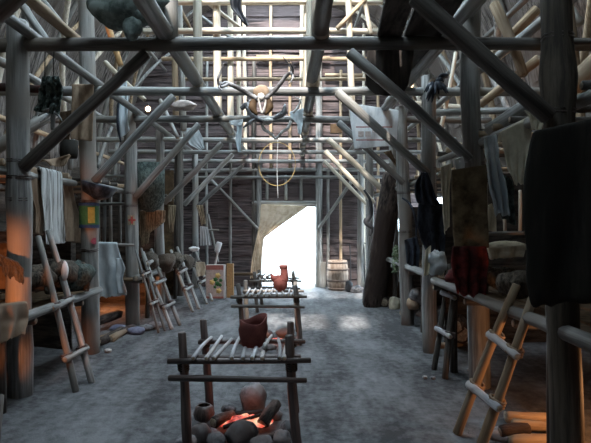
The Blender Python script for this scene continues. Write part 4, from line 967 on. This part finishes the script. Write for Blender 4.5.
# logs lit by the lamp at the near bottom corner
for i, (a, b, r, m, lb) in enumerate((((505, 416), (566, 420), .045, 'tan', 'flat pale plank on top of the lamplit woodpile'), ((512, 425), (560, 427), .04, 'tan', 'round pale log in the lamplit woodpile'), ((508, 442), (575, 440), .06, 'tan', 'thick pale log at the bottom of the lamplit woodpile'), ((500, 432), (530, 428), .04, 'log', 'dark log end beside the lamplit woodpile'))):
    A, B = P(a[0], a[1], 4.0-.1*i), P(b[0], b[1], 4.0-.1*i); tag(pole('firewood', A, B, r, r*.9, m, rough=.25, sides=9, bend=.01), lb, 'firewood')
tag(blob('ground_stone', P(500, 436, 3.9), (.10, .10, .06), 'stone', seed=120), 'dark rock before the lamplit woodpile', 'stone')
tag(pole('propped_stick', P(575, 452, 3.05), P(575, 345, 3.1), .017, .016, 'tan', bend=.004), 'thin tan stick propped beside the near black post, lit orange', 'stick')
tag(pole('propped_stick', P(-3, 443, 3.3), P(1, 395, 3.5), .02, .02, 'dark', bend=.004), 'dark stick end at the lower picture edge by the rail cloth', 'stick')

# =====================================================================
# LIGHT
# =====================================================================
w = bpy.data.worlds.new('sky'); bpy.context.scene.world = w; w.use_nodes = True
bg = w.node_tree.nodes['Background']; bg.inputs['Color'].default_value = (.68, .86, 1.0, 1); bg.inputs['Strength'].default_value = 1.0
def light(name, kind, loc, energy, color=(1, 1, 1), **k):
    l = bpy.data.lights.new(name, kind); l.energy = energy; l.color = color
    for a, b in k.items(): setattr(l, a, b)
    o = bpy.data.objects.new(name, l); C.objects.link(o); o.location = loc; return o
def portal(name, c, sx, sy, rot):
    l = bpy.data.lights.new(name, 'AREA'); l.shape = 'RECTANGLE'; l.size = sx; l.size_y = sy; l.cycles.is_portal = True
    o = bpy.data.objects.new(name, l); C.objects.link(o); o.location = c; o.rotation_euler = rot
for i, (y0, y1) in enumerate(HOLES): portal('skylight', (XM, (y0+y1)/2, 7.62), 2*HW*math.sin(PI*HWID[y0])+.2, y1-y0, (0, 0, 0))
portal('door_light', ((DX0+DX1)/2, 13.3, DZ/2), DX1-DX0, DZ+.1, (-PI/2, 0, 0))
bg.inputs['Strength'].default_value = 16.0
portal('added_gap_light', (XR+.25, 12.45, 1.1), 1.35, 2.3, (0, PI/2, 0))  # sky portal for the opening added in the right wall as fill
light('sun', 'SUN', (0, 0, 20), 10, (1, .94, .88), angle=.04).rotation_euler = V((.09, .72, -.80)).to_track_quat('-Z', 'Y').to_euler()
light('orange_lamp', 'SPOT', (-2.2, 3.2, .9), 130, (1, .33, .12), shadow_soft_size=.05, spot_size=math.radians(56), spot_blend=.5).rotation_euler = V((-.36, 1.55, .02)).to_track_quat('-Z', 'Y').to_euler()
light('orange_lamp', 'POINT', (2.25, 3.35, .5), 26, (1, .45, .18), shadow_soft_size=.05)
light('orange_lamp', 'POINT', (-3.2, 9.2, .45), 16, (1, .35, .12), shadow_soft_size=.06)
light('orange_lamp', 'SPOT', (-3.2, 6.1, 3.7), 30, (1, .42, .18), shadow_soft_size=.04, spot_size=math.radians(34), spot_blend=.6).rotation_euler = V((.85, .7, .5)).to_track_quat('-Z', 'Y').to_euler()
light('orange_lamp', 'POINT', (2.9, 6.6, 3.3), 7, (1, .55, .3), shadow_soft_size=.06)
light('ember_light', 'POINT', (-.37, 4.06, .16), .8, (1, .25, .12), shadow_soft_size=.08)
light('ember_light', 'POINT', (G(277, 343).x, 6.93, .15), 2, (1, .3, .12), shadow_soft_size=.05)

# =====================================================================
# CAMERA
# =====================================================================
cam = bpy.data.cameras.new('camera'); co = bpy.data.objects.new('camera', cam); C.objects.link(co)
co.location = (0, 0, EYE); co.rotation_euler = (PI/2, 0, 0)
cam.sensor_fit = 'HORIZONTAL'; cam.sensor_width = 36; cam.lens = 36*F/591
cam.shift_x = (295.5-CX)/591; cam.shift_y = (CY-221.5)/591; cam.clip_start = .05; cam.clip_end = 200
sc = bpy.context.scene; sc.camera = co
sc.view_settings.view_transform = 'Standard'; sc.view_settings.look = 'None'; sc.view_settings.gamma = 1; sc.view_settings.use_curve_mapping = False
sc.view_settings.exposure = 0.0
sc.cycles.use_denoising = True; sc.cycles.max_bounces = 8; sc.cycles.diffuse_bounces = 5
sc.cycles.sample_clamp_indirect = 8
